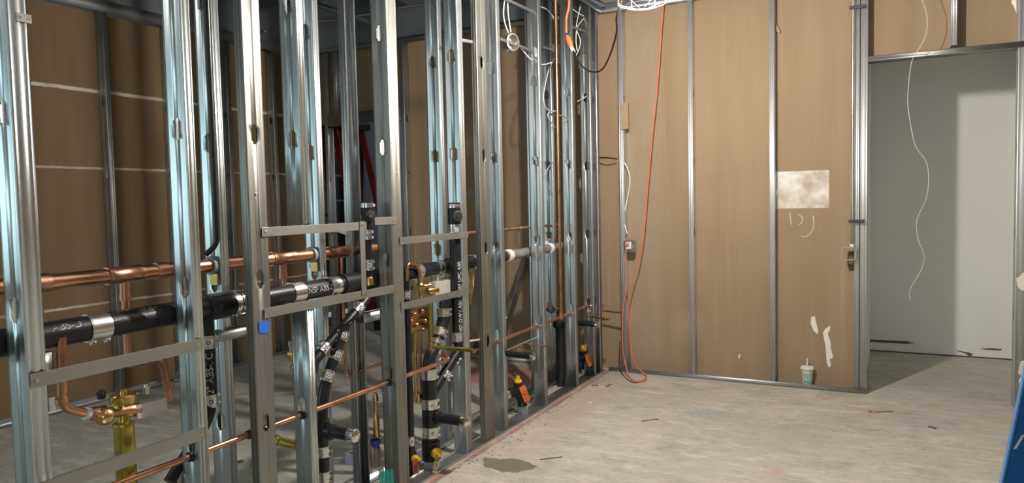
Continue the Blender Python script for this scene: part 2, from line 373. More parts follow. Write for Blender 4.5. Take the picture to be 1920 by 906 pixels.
stud('short steel stud standing below the lower strap of the wide plumbing opening', XF, 2.281, z1=1.02, group=GF)
stud('broad bright steel stud between the two plumbing openings, straps screwed on both sides', XF, 2.883, F=.077, group=GF, mt=GALV2, screws=((2.93, 1.33), (2.94, 1.22), (2.93, .90), (2.93, .80), (2.925, 1.08), (2.93, 1.60), (2.92, 2.0)))
stud('steel stud right beside the tall black cleanout pipe, holding the ends of two straps', XF, 3.534, F=.05, group=GF)
stud('steel stud with dusty beige knockout face to the room, beyond the tall cleanout pipe', XF, 3.742, 'p', D=.115, group=GF, mt=GALV_SP)
stud('steel stud standing tight against the beige knockout-faced stud', XF, 3.998, group=GF)
stud('steel stud under the round ceiling-height junction box bracket, between the two orange floor tags', XF, 4.599, group=GF)
stud('steel stud just behind the vertical copper riser', XF, 5.176, group=GF)
stud('second to last steel stud of the front row, near the back wall corner', XF, 5.56, group=GF)
stud('last steel stud of the front row, tight against the back wall corner', XF, 5.70, group=GF, F=.045)
stud('rear steel stud clamped around the big copper pipe behind the upright black drop pipe', XR, 2.02, group=GR, shift=-.02)
stud('rear steel stud with grommeted copper pipe behind the upper strap of the wide opening', XR, 2.585, group=GR, shift=-.03)
stud('rear steel stud with dark open side beside the small cleanout with square plug', XR, 2.807, 'q', F=.040, D=.078, group=GR)
stud('rear steel stud directly behind the tall black cleanout pipe', XR, 3.63, group=GR)
stud('rear steel stud hidden mostly by the paired studs past the tall cleanout pipe', XR, 4.35, group=GR)
stud('rear steel stud left of the vertical copper riser', XR, 4.95, group=GR)
stud('rear steel stud seen between the copper riser and the stud behind it', XR, 5.22, group=GR)
stud('rear steel stud in the chase corner nearest the back wall', XR, 5.66, group=GR)
# extra jamb where the chase room stud pair stands left of the tall cleanout
stud('grey steel stud standing against the back wall board, seen left of the tall cleanout pipe', -3.755, 5.82, 'bo', group=GB, mt=GALV_OLD)
for xx, lb in ((-1.97, 'corner steel stud on the back wall carrying the small junction box'), (-1.397, 'steel stud on the back wall right of the hanging orange cord'),
               (-.785, 'bright steel stud on the back wall left of the white patch and the cup')):
    stud(lb, xx, 5.82, 'bw', group=GB, mt=GALV_B)
stud('first steel stud of the doubled door jamb with the conduit beside it', -.207, 5.82, 'bw', group=GB, F=.03, mt=GALV_B)
stud('outer steel stud of the doubled door jamb at the alcove opening', -.155, 5.82, 'bw', group=GB, F=.045, mt=GALV_B)
stud('steel jamb stud at the right edge of the alcove opening', .80, 5.82, 'bo', group=GB, F=.07, mt=GALV_B)
stud('short cripple stud in the middle above the alcove door header', .385, 5.82, 'bo', z0=2.44, group=GB, mt=GALV_B)
stud('jamb stud left of the doorway where the red ladder stands', -5.12, 5.82, 'bo', group=GB, mt=GALV_OLD)
stud('jamb stud right of the doorway with the lilac board', -4.16, 5.82, 'bw', group=GB, mt=GALV_OLD)
stud('short cripple stud above the header of the ladder doorway', -4.98, 5.82, 'bo', z0=2.40, group=GB, mt=GALV_OLD)
m = channel((-.155, 5.82, 2.385), EY, EZ, EX, -.092, .038, .955, lip=0); m.obj('door_header', GALV2, label='horizontal steel header channel over the alcove opening', cat='header', solid=.0015)
m = channel((-5.12, 5.82, 2.26), EY, EZ, EX, -.092, .12, .92, ribs=False, lip=0); m.obj('door_header', GALV_OLD, label='deep steel header over the doorway with the red ladder', cat='header', solid=.0015)
fl = [('far wall stud left of the nearest front stud', 2.99), ('far wall stud seen through the widest gap between the two nearest front studs', 3.575), ('far wall stud just left of the second front stud', 4.13), ('far wall stud between the rear clamped stud and the tape stud', 4.73), ('far wall stud right of the stud with blue tape', 5.28)]
for lb, yy in fl: 
    stud(lb, -5.308, yy, 'w', z1=2.98, group=GL, mt=GALV_OLD, shift=.01)
# tracks
TG = 'floor and top tracks of the stud walls'
def track(label, O, A, L, D, length, up=True, leg=.03, mt=GALV):
    return channel(O, A, EZ if up else -EZ, L, D, leg, length, ribs=False, lip=0).obj('wall_track', mt, label=label, cat='track', group=TG, solid=.0015)
track('front steel floor track under the front row of studs', (XF+.002, .9, .003), EX, EY, .096, 4.9, leg=.012)
track('rear steel floor track inside the chase', (XR+.002, .9, .003), EX, EY, .096, 4.9, leg=.03)
track('front steel top track running above the front row of studs', (XF+.003, .6, 3.045), EX, EY, .098, 5.22, False, .05)
track('rear steel top track above the rear row of studs', (XR+.003, .6, 3.045), EX, EY, .098, 5.22, False, .05)
track('steel floor track along the back wall from the corner to the door jamb', (-.155, 5.818, .003), -EY, -EX, .096, 1.97, leg=.032, mt=GALV_OLD)
track('steel top track along the back wall', (.9, 5.818, 3.045), -EY, -EX, .096, 6.3, False, .055, mt=GALV)
track('steel floor track of the far left wall', (-5.303, .62, .003), EX, EY, .096, 5.25, leg=.03, mt=GALV_OLD)
track('steel top track of the far left wall', (-5.303, .62, 3.04), EX, EY, .096, 5.25, False, .09, mt=GALV_OLD)
track('steel floor track along the back wall inside the chase room', (-2.36, 5.818, .003), -EY, -EX, .096, 1.9, leg=.032, mt=GALV_OLD)

# ceiling steel over the chase room
for i, (lb, y) in enumerate((('dark ceiling joist crossing the chase room, nearest the camera', 1.9), ('dark ceiling joist crossing the chase room, second from the camera', 2.9), ('dark ceiling joist crossing the chase room in the middle', 3.9), ('dark ceiling joist crossing the chase room, nearest the ladder doorway', 4.9))):
    channel((-5.3, y, 3.22), EY, EZ, EX, -.06, .12, 2.9, ribs=False).obj('ceiling_joist', DECK, label=lb, cat='joist', group='joists over the chase room', solid=.003)
for lb, x in (('thin ceiling rail running lengthwise above the chase room, left one', -4.4), ('thin ceiling rail running lengthwise above the chase room, right one', -3.2)):
    channel((x, .5, 3.17), EX, EZ, EY, .04, .035, 5.3, ribs=False, lip=0).obj('ceiling_rail', GALV, label=lb, cat='rail', group='lengthwise ceiling rails', solid=.002)
m = MB(); m.box((-3.95, 3.1, 3.28), (-3.45, 5.7, 3.52)); du = m.obj('air_duct', GALV, label='rectangular steel air duct under the deck above the chase room', cat='duct', smooth=False, bevel=.004)
for y in (3.7, 4.5, 5.3):
    m = MB(); m.box((-3.965, y-.012, 3.265), (-3.435, y+.012, 3.535)); m.obj('duct_flange', GALV_OLD, du, smooth=False)
m = MB(); m.box((-2.7, 4.3, 3.14), (-2.36, 5.75, 3.36)); m.obj('beam_cladding', DECK, label='dark steel bulkhead box above the far end of the chase', cat='bulkhead', smooth=False)
m = MB(); m.tube([(-5.3, 5.2, 3.12), (-2.9, 5.2, 3.12)], .011, 8); m.obj('conduit', CHROME, label='thin conduit running across below the chase room joists', cat='conduit')

# ------------------------------------------------------------------ backing straps
def screw(parent, p, ax=EX):
    MB().lathe(p, ax, [(0, .0055), (.0018, .005), (.003, .0022)], 10).obj('screw', STEEL, parent)
def strap(label, a, b, hw, ends, X=XF+.0045, notch=None, lip=.0):
    """flat steel strap between pixels a and b (its centre line) standing on the face of the studs."""
    p, q = onX(*a, X), onX(*b, X); p[2] = q[2] = (p[2]+q[2])/2
    m = MB(); m.box((X-.001, p[1], p[2]-hw), (X+.001, q[1], p[2]+hw))
    if lip: m.box((X-.012, p[1], p[2]+hw-.0015), (X+.001, q[1], p[2]+hw+.0005))
    o = m.obj('backing_strap', GALV2, label=label, cat='strap', group='backing straps screwed to the studs', smooth=False, bevel=.0004)
    for e in ends: screw(o, (X+.001, onX(e[0], e[1], X)[1], p[2]+(e[2] if len(e) > 2 else 0)))
    return o, p, q
strap('upper of the two straps between the two nearest studs', (57, 716), (381, 645), .021, ((68, 713), (371, 646)))
strap('lowest strap at the bottom left, running out of the frame', (62, 923), (385, 813), .021, ((377, 812), (70, 920)), lip=1)
strap('strap along the top of the wide plumbing opening, left piece', (491, 435), (687, 424), .018, ((498, 438), (676, 422)))
strap('short strap piece right of the square-plug cleanout', (703, 416), (743, 412), .018, ((737, 411),))
strap('strap along the bottom of the wide plumbing opening', (496, 590), (738, 540), .019, ((506, 588), (684, 548), (738, 536)))
X2 = XF+.0075
a, b = onX(679, 420, X2), onX(679, 555, X2)
m = MB(); m.box((X2-.001, a[1]-.018, b[2]), (X2+.001, a[1]+.018, a[2]+.012)); m.box((X2-.02, a[1]+.016, b[2]), (X2+.001, a[1]+.018, a[2]+.012))
o = m.obj('backing_strap', GALV2, label='upright strap tying the top and bottom straps of the wide opening', cat='strap', group='backing straps screwed to the studs', smooth=False)
screw(o, (X2+.001, a[1], a[2]-.004)); screw(o, (X2+.001, a[1], b[2]+.02))
a, b = onX(591, 610, XF+.004), onX(591, 900, XF+.004)
strap('strap across the top of the narrow plumbing opening', (750, 452), (878, 440), .018, ((756, 454), (815, 447), (835, 446), (872, 441)))
strap('strap across the bottom of the narrow plumbing opening', (752, 574), (879, 547), .018, ((757, 576), (848, 552), (873, 543)))
# perforated pipe strap under the main drain and its horizontal channel behind
p, q = onX(430, 610, XR+.02), onX(475, 603, XR+.02)
channel((XR+.01, p[1]-.08, p[2]-.06), EX, EZ, EY, .05, .04, .30, ribs=False).obj('support_channel', GALV_OLD, label='short horizontal channel under the black main beside the taped stud', cat='channel', solid=.0015)
p = onX(690, 598, XR+.02)
channel((XR+.01, p[1]-.02, p[2]-.02), EX, EZ, EY, .05, .045, .34, ribs=False).obj('support_channel', GALV_OLD, label='dark horizontal channel between rear studs just left of the broad bright stud', cat='channel', solid=.0015)

# ------------------------------------------------------------------ plumbing helpers
FACE = unit(V3(.75, -.65, .05))
def coupling(parent, c, ax, r, w=.05, sticker=True, face=FACE, mt=None):
    c, ax = np.asarray(c, float), unit(ax); h = w/2
    prof = [(-h-.004, r+.001), (-h-.004, r+.0035), (-h, r+.0035)]
    for t0 in (-h, h-.013): prof += [(t0, r+.005), (t0+.013, r+.005), (t0+.0131, r+.0038)]
    prof = sorted(prof, key=lambda t: t[0])+[(h, r+.0035), (h+.004, r+.0035), (h+.004, r+.001)]
    o = MB().lathe(c, ax, prof, 24).obj('coupling', mt or STEEL, parent)
    f = face-ax*(face@ax); f = unit(f); s = np.cross(ax, f)
    for t in (-h+.0065, h-.0065):
        m = MB(); d = unit(f*.35+s*.94); m.obox(c+ax*t+d*(r+.008), ax*.006, d*.004, np.cross(ax, d)*.009); m.tube([c+ax*t+d*(r+.009)-np.cross(ax, d)*.016, c+ax*t+d*(r+.009)+np.cross(ax, d)*.016], .0035, 6); m.obj('clamp_screw', CHROME, o)
    if sticker:
        k = min(.011, r*.5); m = MB(); m.obox(c+f*(r+.0062), ax*k, s*k, f*.0006)
        m.cur = 1; cc = c+f*(r+.0072)
        n = 14; r0, r1 = k*.38, k*.78; vs = [cc+rr*(math.cos(2*math.pi*i/n)*ax+math.sin(2*math.pi*i/n)*s) for rr in (r0, r1) for i in range(n)]
        m.add(vs, [(i, (i+1) % n, n+(i+1) % n, n+i) for i in range(n)]); m.obj('sticker', [WHITE, BLUEINK], o, smooth=False)
    return o
def hub(parent, c, ax, r, w, name='hub', mt=None):
    MB().lathe(c, ax, [(-w/2, r), (-w/2+.003, r+.005), (w/2-.003, r+.005), (w/2, r)], 24).obj(name, mt or ABS, parent)
def pipe(parent, pts, r, mt=ABS, name='pipe', fillet=0, n=20): return MB().tube(pts, r, n, fillet).obj(name, mt, parent)
def ptext(parent, text, p0, ax, r, size, face=FACE, mt=INK):
    cu = bpy.data.curves.new('t', 'FONT'); cu.body = text; cu.size = size; cu.extrude = .0002; cu.align_y = 'CENTER'
    to = bpy.data.objects.new('t', cu); me = bpy.data.meshes.new_from_object(to); bpy.data.objects.remove(to)
    ax = unit(ax); f = unit(face-ax*(face@ax)); s = np.cross(f, ax); p0 = np.asarray(p0, float)
    m = MB(); vs = []
    for v in me.vertices:
        th = v.co.y/r if r < 5 else 0; rr = r+.0009+v.co.z
        vs.append(p0+ax*v.co.x+rr*(math.cos(th)*f+math.sin(th)*s) if r < 5 else p0+ax*v.co.x+s*v.co.y+f*(.001+v.co.z))
    m.add(vs, [tuple(p.vertices) for p in me.polygons]); bpy.data.meshes.remove(me)
    return m.obj('lettering', mt, parent, smooth=False)
def plug(parent, c, ax, r, mt=YELLOW):
    """round cleanout plug with a square or winged grip"""
    m = MB().lathe(c, ax, [(0, r*.9), (0, r), (.012, r), (.014, r*.92), (.022, r*.86), (.024, r*.5), (.03, r*.48)], 20)
    ax = unit(ax); s = unit(np.cross(ax, EZ)) if abs(ax[2]) < .9 else EX; t = np.cross(ax, s)
    m.obox(np.asarray(c)+ax*.036, ax*.012, s*r*.42, t*r*.22); return m.obj('plug', mt, parent)
def htag(parent, p, L=.09, w=.026, mt=TAG, tilt=(.3, .2)):
    d = unit(V3(tilt[0], tilt[1], -1)); s = unit(np.cross(d, FACE)); n = np.cross(s, d)
    m = MB().obox(p+d*L/2, s*w/2, d*L/2, n*.0008); m.tube([p-d*.01, p+d*.012], .0015, 6); m.cur = 1
    for k in (.35, .5, .62, .8): m.obox(p+d*L*k+FACE*.0015, s*w*.32, d*.0022, n*.0004)
    return m.obj('tag', [mt, DARKM], parent, smooth=False)

XA, XC, XN = -2.29, -2.385, -2.20
# ---- big copper main through the rear studs
zc = (onX(100, 537, XC)[2]+onX(640, 467, XC)[2])/2
def CP(x, y=None): p = onX(x, y if y else 500, XC); p[2] = zc; return p
cm = thing('water_main', 'large copper water pipe running the length of the wall behind the front studs', 'pipe', (XC, 1.2, zc))
pipe(cm, [(XC, .75, zc), CP(703)], .027, COPPER)
for x in (232, 530, 633): 
    y0 = CP(x)[1]
    m = MB().lathe((XC, y0, zc), EY, [(-.065, .027), (-.065, .031), (-.045, .031), (-.043, .0295), (.043, .0295), (.045, .031), (.065, .031), (.065, .027)], 20)
    if x < 600: m.lathe((XC, y0, zc-.01), -EZ, [(0, .018), (.055, .018), (.055, .020), (.08, .020), (.08, .017)], 16)
    m.obj('tee_fitting', COPPER, cm)
for x in (300, 75, 470): hub(cm, (XC, CP(x)[1], zc), EY, .0265, .05, 'sleeve', COPPER_D)
y0 = CP(232)[1]; zb = onX(235, 668, XC)[2]
pipe(cm, [(XC, y0, zc-.03), (XC, y0, zb), onX(240, 684, XC)+V3(0, 0, 0), onX(305, 684, XC)*V3(1, 1, 0)+V3(0, 0, onX(240, 684, XC)[2]), onX(318, 752, XC)], .0145, COPPER, 'branch_pipe', .04)
hub(cm, onX(236, 600, XC), EZ, .0145, .03, 'sleeve', COPPER_D); hub(cm, onX(316, 720, XC), EZ, .0142, .03, 'sleeve', COPPER)
y1 = CP(532)[1]
pipe(cm, [(XC, y1, zc-.03), (XC, y1, zc-.20), (XC+.02, y1+.005, zc-.22)], .0125, COPPER, 'branch_pipe', .02)
y2 = CP(640)[1]; pipe(cm, [(XC+.005, y2, zc-.02), (XC+.005, y2, zc-.62), (XC+.03, y2+.30, zc-.60)], .008, COPPER_D, 'branch_pipe', .03)
for y in (2.02, 2.585):
    o = MB().lathe((XC, y-.01, zc), EY, [(-.012, .028), (-.012, .036), (-.004, .038), (.012, .036), (.012, .028)], 20).obj('grommet', PVC, cm)
    MB().obox((XC+.015, y-.014, zc-.055), (.02, 0, 0), (0, .003, 0), (0, 0, .022)).obj('pipe_bracket', BRASS, cm)
# copper thin continuation
a, b = onX(877, 438, XC), onX(1044, 421, XC); zz = (a[2]+b[2])/2
o = thing('water_pipe', 'thin copper pipe running level from the tall cleanout pipe to the copper riser', 'pipe', (XC, 3.5, zz))
pipe(o, [(XC, 3.35, zz), (XC, b[1], zz)], .011, COPPER_D, n=12)
for x in (905, 975): hub(o, (XC, onX(x, 430, XC)[1], zz), EY, .0108, .035, 'sleeve', COPPER_D)

# ---- black main drain
za = 1.075
def AP(x, y=540): p = onX(x, y, XA); p[2] = za+(p[1]-1.2)*.006-.004; return p
dm = thing('drain_main', 'large black drain pipe running the length of the wall', 'drain pipe', AP(10, 640))
R = .0415
pipe(dm, [AP(-30, 650)-EY*.4, AP(655, 533)], R); 
pipe(dm, [AP(655, 533), AP(945, 490)], R*.93, ABS); 
pipe(dm, [AP(945, 485), AP(1062, 462)], R*.80, mat('lightened_pipe', (.20, .19, .18), .5, var=.6, vscale=14), 'grey_pipe')  # black pipe; the white light on it is put into a blotchy grey
for x, st, ww in ((176, 0, .062), (432, 0, .055), (553, 0, .06), (622, 1, .06), (782, 0, .05), (822, 0, .05), (888, 0, .045)):
    coupling(dm, AP(x, 560), EY, R*(1 if x < 660 else .93), ww, bool(st))
hub(dm, AP(408, 577), EY, R+.004, .12, 'tee_hub'); hub(dm, AP(655, 533), EY, R+.003, .13, 'tee_hub'); hub(dm, AP(702, 526), EY, R+.002, .10, 'tee_hub'); hub(dm, AP(850, 498), EY, R, .10, 'tee_hub')
hub(dm, AP(953, 484), EY, R*.84, .05, 'collar', WHITE); hub(dm, AP(1030, 470), EY, R*.86, .05, 'collar', WHITE)
m = MB()
c = AP(447, 570); n = 40
for i in range(n):
    if i % 3 == 1: continue
    a0, a1 = 2*math.pi*i/n, 2*math.pi*(i+1)/n; d0, d1 = V3(math.cos(a0), 0, math.sin(a0)), V3(math.cos(a1), 0, math.sin(a1)); rr = R+.009
    m.add([c+d0*rr-EY*.009, c+d1*rr-EY*.009, c+d1*rr+EY*.009, c+d0*rr+EY*.009], [(0, 1, 2, 3)])
for s_ in (-1, 1):
    for i in range(n):
        a0, a1 = 2*math.pi*i/n, 2*math.pi*(i+1)/n; d0, d1 = V3(math.cos(a0), 0, math.sin(a0)), V3(math.cos(a1), 0, math.sin(a1)); rr = R+.009
        m.add([c+d0*rr+EY*.006*s_, c+d1*rr+EY*.006*s_, c+d1*rr+EY*.012*s_, c+d0*rr+EY*.012*s_], [(0, 1, 2, 3)])
m.obj('perforated_hanger', CHROME, dm, smooth=False, solid=.001)
ptext(dm, 'ABS-DWV  NSF', AP(85, 620)+V3(0, 0, 0), EY, R, .034, unit(V3(.72, -.5, .55)))
ptext(dm, 'NSF ABS-D', AP(565, 548), EY, R, .036)
ptext(dm, 'NSF', AP(262, 600), EY, R, .03, unit(V3(.5, -.4, .8)))
p = AP(75, 615); 
o = MB().obox(onX(74, 642, XA+.045), (.001, 0, 0), (0, .016, 0), (0, 0, .038)).obox(onX(80, 662, XA+.04), (.012, 0, 0), (0, .02, 0), (0, 0, .001)).obj('pipe_clip', CHROME, label='bent shiny steel clip holding the black main at the nearest stud', cat='clip', smooth=False, bevel=.0005)
m = MB(); q = onX(91, 680, XA+.03); channel(q+V3(.0, -.035, -.05), EX, EY, EZ, .05, .05, .08, ribs=False).obj('pipe_bracket', GALV, label='small galvanised bracket under the black main beside the nearest stud', cat='bracket', solid=.0015)

# ---- vertical drop at the taped stud
xd = XA+.01
o = thing('drain_drop', 'upright black two inch pipe dropping between the taped stud and its left neighbour', 'drain pipe', onX(392, 700, xd))
yd = onX(391, 640, xd)[1]; P0 = V3(xd, yd, za); Pm = V3(xd, yd, onX(396, 765, xd)[2]); Pe = onX(372, 820, xd); 
pipe(o, [P0, Pm, Pe, onX(318, 905, xd)], .0185 if False else .023, ABS, fillet=.09)
coupling(o, V3(xd, yd, onX(394, 640, xd)[2]), EZ, .023, .042); coupling(o, V3(xd, yd, onX(397, 750, xd)[2]), EZ, .023, .042)
ptext(o, '2" ABS-I C', V3(xd, yd, onX(396, 737, xd)[2]), EZ, .023, .036, unit(V3(.8, -.62, 0)))
coupling(o, onX(336, 893, xd), unit(onX(318, 920, xd)-Pe), .023, .04, False)

# ---- diagonal pipes and stack in the wide opening
xg = XA+.02
o = thing('sloping_drain', 'black diagonal pipe lettered in white under the wide opening', 'drain pipe', onX(600, 655, xg))
a, b = onX(684, 565, xg), onX(600, 664, xg); ax = unit(b-a)
pipe(o, [a-ax*.03, b+ax*.05, onX(585, 700, xg)], .0235, ABS, fillet=.03); coupling(o, onX(606, 655, xg), ax, .0235, .042); coupling(o, onX(671, 580, xg), ax, .0235, .045)
ptext(o, 'NSF-UPC', onX(622, 640, xg), -ax, .0235, .035)
xs = XA+.04
o = thing('drain_stack', 'black drain stack with capped side stub below the wide opening', 'drain pipe', onX(607, 900, xs)*V3(1, 1, 0))
b1 = onX(603, 775, xs); ys = b1[1]
pipe(o, [onX(646, 612, xs), onX(628, 668, xs), onX(608, 728, xs), V3(xs, ys, b1[2]), V3(xs, ys, .01)], .026, ABS, fillet=.06)
axx = unit(onX(628, 668, xs)-onX(642, 630, xs))
coupling(o, onX(642, 631, xs), axx, .026, .04); coupling(o, onX(630, 667, xs), axx, .026, .045); coupling(o, onX(613, 706, xs), axx, .026, .045)
zt = onX(607, 806, xs)[2]
hub(o, V3(xs, ys, zt), EZ, .030, .10, 'tee_hub'); coupling(o, V3(xs, ys, onX(607, 845, xs)[2]), EZ, .027, .04, False); coupling(o, V3(xs, ys, onX(607, 893, xs)[2]), EZ, .027, .04, False)
e = onY(667, 811, ys); dx = V3(e[0], ys, zt-.0); sx = V3(xs, ys, zt); ax = unit(V3(1, 0, 0))
pipe(o, [sx, V3(e[0]-.01, ys, zt)], .027, ABS, 'side_stub'); hub(o, V3(xs+.05, ys, zt), EX, .030, .03, 'tee_hub')
MB().lathe((e[0]-.035, ys, zt), EX, [(0, .028), (0, .031), (.02, .031), (.035, .030), (.043, .022), (.046, 0)], 24).obj('end_cap', CHROME, o)
# small cleanout stack
xk = XA+.05
o = thing('cleanout_stack', 'short black pipe with square-plug cleanout fitting at the upright strap', 'drain pipe', onX(690, 530, xk))
yk = onX(690, 460, xk)[1]; Z = lambda y: onX(690, y, xk)[2]
pipe(o, [V3(xk, yk, Z(425)), V3(xk, yk, Z(528))], .0175, ABS)
MB().lathe(V3(xk, yk, Z(430)), EZ, [(0, .019), (.01, .027), (.065, .027), (.068, .030), (.075, .031), (Z(378)-Z(430), .031)], 20).obj('cleanout_body', ABS, o)
coupling(o, V3(xk, yk, Z(385)), EZ, .029, .014, False); coupling(o, V3(xk, yk, Z(440)), EZ, .018, .04); coupling(o, V3(xk, yk, Z(497)), EZ, .018, .045)
f = unit(V3(.86, -.5, -.08)); c = V3(xk, yk, Z(404))
MB().lathe(c, f, [(.0, .022), (.03, .022), (.03, .027), (.042, .027), (.044, .022)], 10).obj('plug_collar', RUBBER, o)
t = np.cross(f, EZ); m = MB(); m.obox(c+f*.046, f*.003, unit(t+EZ)*.008, unit(t-EZ)*.008); m.obj('plug', CHROME, o)
MB().lathe(V3(xk, yk, Z(535)), EZ, [(0, .024), (.035, .022), (.04, .019)], 18).obj('foot_socket', BRASS, o)
m = MB(); m.beam(onX(620, 428, XA), onX(665, 443, XA), (0, 0, .008), (.001, 0, 0)); m.obj('perforated_strap', CHROME, label='short perforated steel strap hanging left of the square-plug cleanout', cat='strap')

# ---- tall cleanout stack in the narrow opening
xt = XN
o = thing('cleanout_stack', 'tall black pipe with round threaded cleanout near its top in the narrow opening', 'drain pipe', onX(856, 650, xt))
yt = onX(855, 520, xt)[1]; Z = lambda y: onX(855, y, xt)[2]
pipe(o, [V3(xt, yt, Z(380)), V3(xt, yt, Z(645))], .031, ABS)
hub(o, V3(xt, yt, Z(404)), EZ, .033, .10, 'cleanout_body'); coupling(o, V3(xt, yt, Z(387)), EZ, .034, .016, False); coupling(o, V3(xt, yt, Z(430)), EZ, .031, .05)
coupling(o, V3(xt, yt, Z(632)), EZ, .031, .045, False)
f = unit(V3(.80, -.6, 0)); c = V3(xt, yt, Z(405))
MB().lathe(c, f, [(.01, .026), (.042, .026), (.042, .031), (.052, .031), (.054, .026)], 24).obj('plug_collar', RUBBER, o)
m = MB(); 
for rr in (.021, .013): m.lathe(c+f*.054, f, [(0, rr), (.002, rr), (.002, rr-.004), (0, rr-.004)], 20)
m.obox(c+f*.056, f*.003, unit(np.cross(f, EZ))*.007, EZ*.007); m.obj('plug', RUBBER, o)
ptext(o, 'NSF-DWV ABS 2" NSF UPC ABS', V3(xt, yt, Z(625)), EZ, .031, .030, unit(V3(.95, -.3, 0)), WHITE)
# its wye down to the big stack
xq = XA+.05
o = thing('drain_stack', 'big black drain stack with yellow floor cleanout and capped stub', 'drain pipe', onX(806, 880, xq)*V3(1, 1, 0))
yq = onX(806, 760, xq)[1]; Z = lambda y: onX(806, y, xq)[2]; RB = .040
pipe(o, [V3(xq, yq, .03), V3(xq, yq, Z(672)), onX(820, 640, xq), onX(832, 600, xq), onX(836, 560, xq)], [RB, RB] and .034, ABS, fillet=.05)
pipe(o, [V3(xq, yq, .0), V3(xq, yq, Z(690))], RB, ABS, 'lower_pipe')
up = unit(onX(830, 606, xq)-onX(818, 645, xq))
coupling(o, onX(824, 624, xq), up, .034, .04); coupling(o, onX(818, 642, xq), up, .034, .02, False); coupling(o, onX(832, 585, xq), EZ, .034, .04, False)
for y, w_, s_ in ((700, .05, 0), (757, .05, 1), (810, .05, 1)): coupling(o, V3(xq, yq, Z(y)), EZ, RB+.001, w_, bool(s_))
w0, w1 = V3(xq, yq, Z(745)), onX(862, 655, xt); ax = unit(w1-w0)
pipe(o, [w0, w1, V3(xt, yt, onX(857, 640, xt)[2])], .0275, ABS, 'wye_arm', .03)
coupling(o, onX(850, 672, (xt+xq)/2), ax, .028, .042); coupling(o, onX(834, 704, (xt+xq)/2), ax, .028, .042)
zt = Z(782); e = onY(872, 787, yq); hub(o, V3(xq, yq, zt), EZ, RB, .11, 'tee_hub')
pipe(o, [V3(xq, yq, zt), V3(e[0], yq, zt)], .027, ABS, 'side_stub'); hub(o, V3(xq+.055, yq, zt), EX, .031, .03, 'tee_hub')
MB().lathe((e[0]-.02, yq, zt), EX, [(0, .028), (0, .031), (.02, .031), (.035, .030), (.043, .022), (.046, 0)], 24).obj('end_cap', CHROME, o)
f = unit(V3(.85, -.5, .0)); c = V3(xq, yq, Z(845)); hub(o, c, EZ, RB+.006, .11, 'cleanout_body')
MB().lathe(c, f, [(.02, .036), (.062, .036), (.064, .031)], 22).obj('cleanout_neck', ABS, o); plug(o, c+f*.062, f, .030)
htag(o, c+f*.09+EZ*.0, .10, .024, CARD, (.02, -.55))
hub(o, V3(xq, yq, .03), EZ, RB-.002, .06, 'floor_sleeve', PVC)
# slim upright pipe with red tag
xv = XA+.02
yv = onX(766, 700, xv)[1]; Z = lambda y: onX(766, y, xv)[2]
o = thing('drain_riser', 'slim black upright pipe with red tag and small yellow plug at its foot', 'drain pipe', V3(xv, yv, 0))
pipe(o, [V3(xv, yv, .0), V3(xv, yv, za)], .021, ABS); coupling(o, V3(xv, yv, Z(828)), EZ, .021, .04)
coupling(o, V3(xv, yv, Z(552)), EZ, .022, .04)
c = V3(xv, yv, max(.07, Z(862))); f = unit(V3(.9, -.35, .15)); hub(o, c, EZ, .026, .07, 'cleanout_body'); MB().lathe(c, f, [(.01, .02), (.035, .02), (.036, .018)], 16).obj('cleanout_neck', ABS, o); plug(o, c+f*.034, f, .021)
htag(o, c+f*.055+V3(.004, -.02, -.0), .07, .030, REDTAG, (.05, .0))

# ---- long thin copper line through the front studs
zl = .573
o = thing('water_line', 'long thin copper pipe rising away low through the front studs to the tall stack', 'pipe', (XN, 1.3, zl), 'low copper water line')
pipe(o, [(XN, .9, zl), (XN, onX(842, 672, XN)[1], zl), onX(838, 660, XN)+V3(-.03, .0, .0)], .0115, COPPER, fillet=.02, n=14)
hub(o, (XN, onX(832, 678, XN)[1], zl), EY, .0115, .03, 'sleeve', COPPER_D)
for y in (1.73, 2.0, 2.281, 2.883):
    m = MB().lathe((XN, y-.004, zl), EY, [(-.006, .012), (-.006, .018), (.004, .018), (.004, .012)], 14); m.obj('grommet', RUBBER, o)
pipe(o, [onX(812, 655, XN-.03)*V3(1, 1, 0)+V3(0, 0, zl+.03), onX(838, 662, XN-.03)*V3(1, 1, 0)+V3(0, 0, zl+.03)], .010, COPPER_D, 'return_bend')
o = thing('water_line', 'thin copper pipe with pale clips between the far front studs below the riser', 'pipe', onX(1000, 612, XN), 'low copper water line')
pipe(o, [onX(918, 645, XN)*V3(1, 1, 0)+V3(0, 0, zl), onX(1077, 584, XN)*V3(1, 1, 0)+V3(0, 0, zl+.006)], .0115, COPPER_D, n=14)
for x, y in ((944, 636), (1019, 607), (1075, 585)):
    q = onX(x, y, XN); q[2] = zl+.004
    m = MB()
    for dz in (-.022, .022): m.lathe(q+EZ*dz+V3(.004, 0, 0), unit(V3(.6, -.8, 0)), [(-.012, .010), (.008, .010), (.010, .006)], 12)
    m.lathe(q, EY, [(-.02, .0145), (.02, .0145)], 14); m.obj('pipe_clip', WIREM, o)
# copper riser
xr = XF-.03
ya, yb = onX(1040, 0, xr)[1], onX(1053, 585, xr)[1]; yr = (ya+yb)/2
o = thing('water_riser', 'straight upright copper riser from the top track down to the low copper line', 'pipe', (xr, yr, .6))
pipe(o, [(xr, yr, zl+.0), (xr, yr, 3.02)], .0125, COPPER, n=14); hub(o, (xr, yr, zl+.02), EZ, .0125, .05, 'tee_fitting', COPPER_D)
m = MB(); z_ = onX(1050, 216, xr)[2]; m.tube([(xr-.05, yr-.02, z_), (xr, yr-.016, z_), (xr+.02, yr+.16, z_-.015)], .006, 8); m.obj('riser_clamp', CHROME, o)

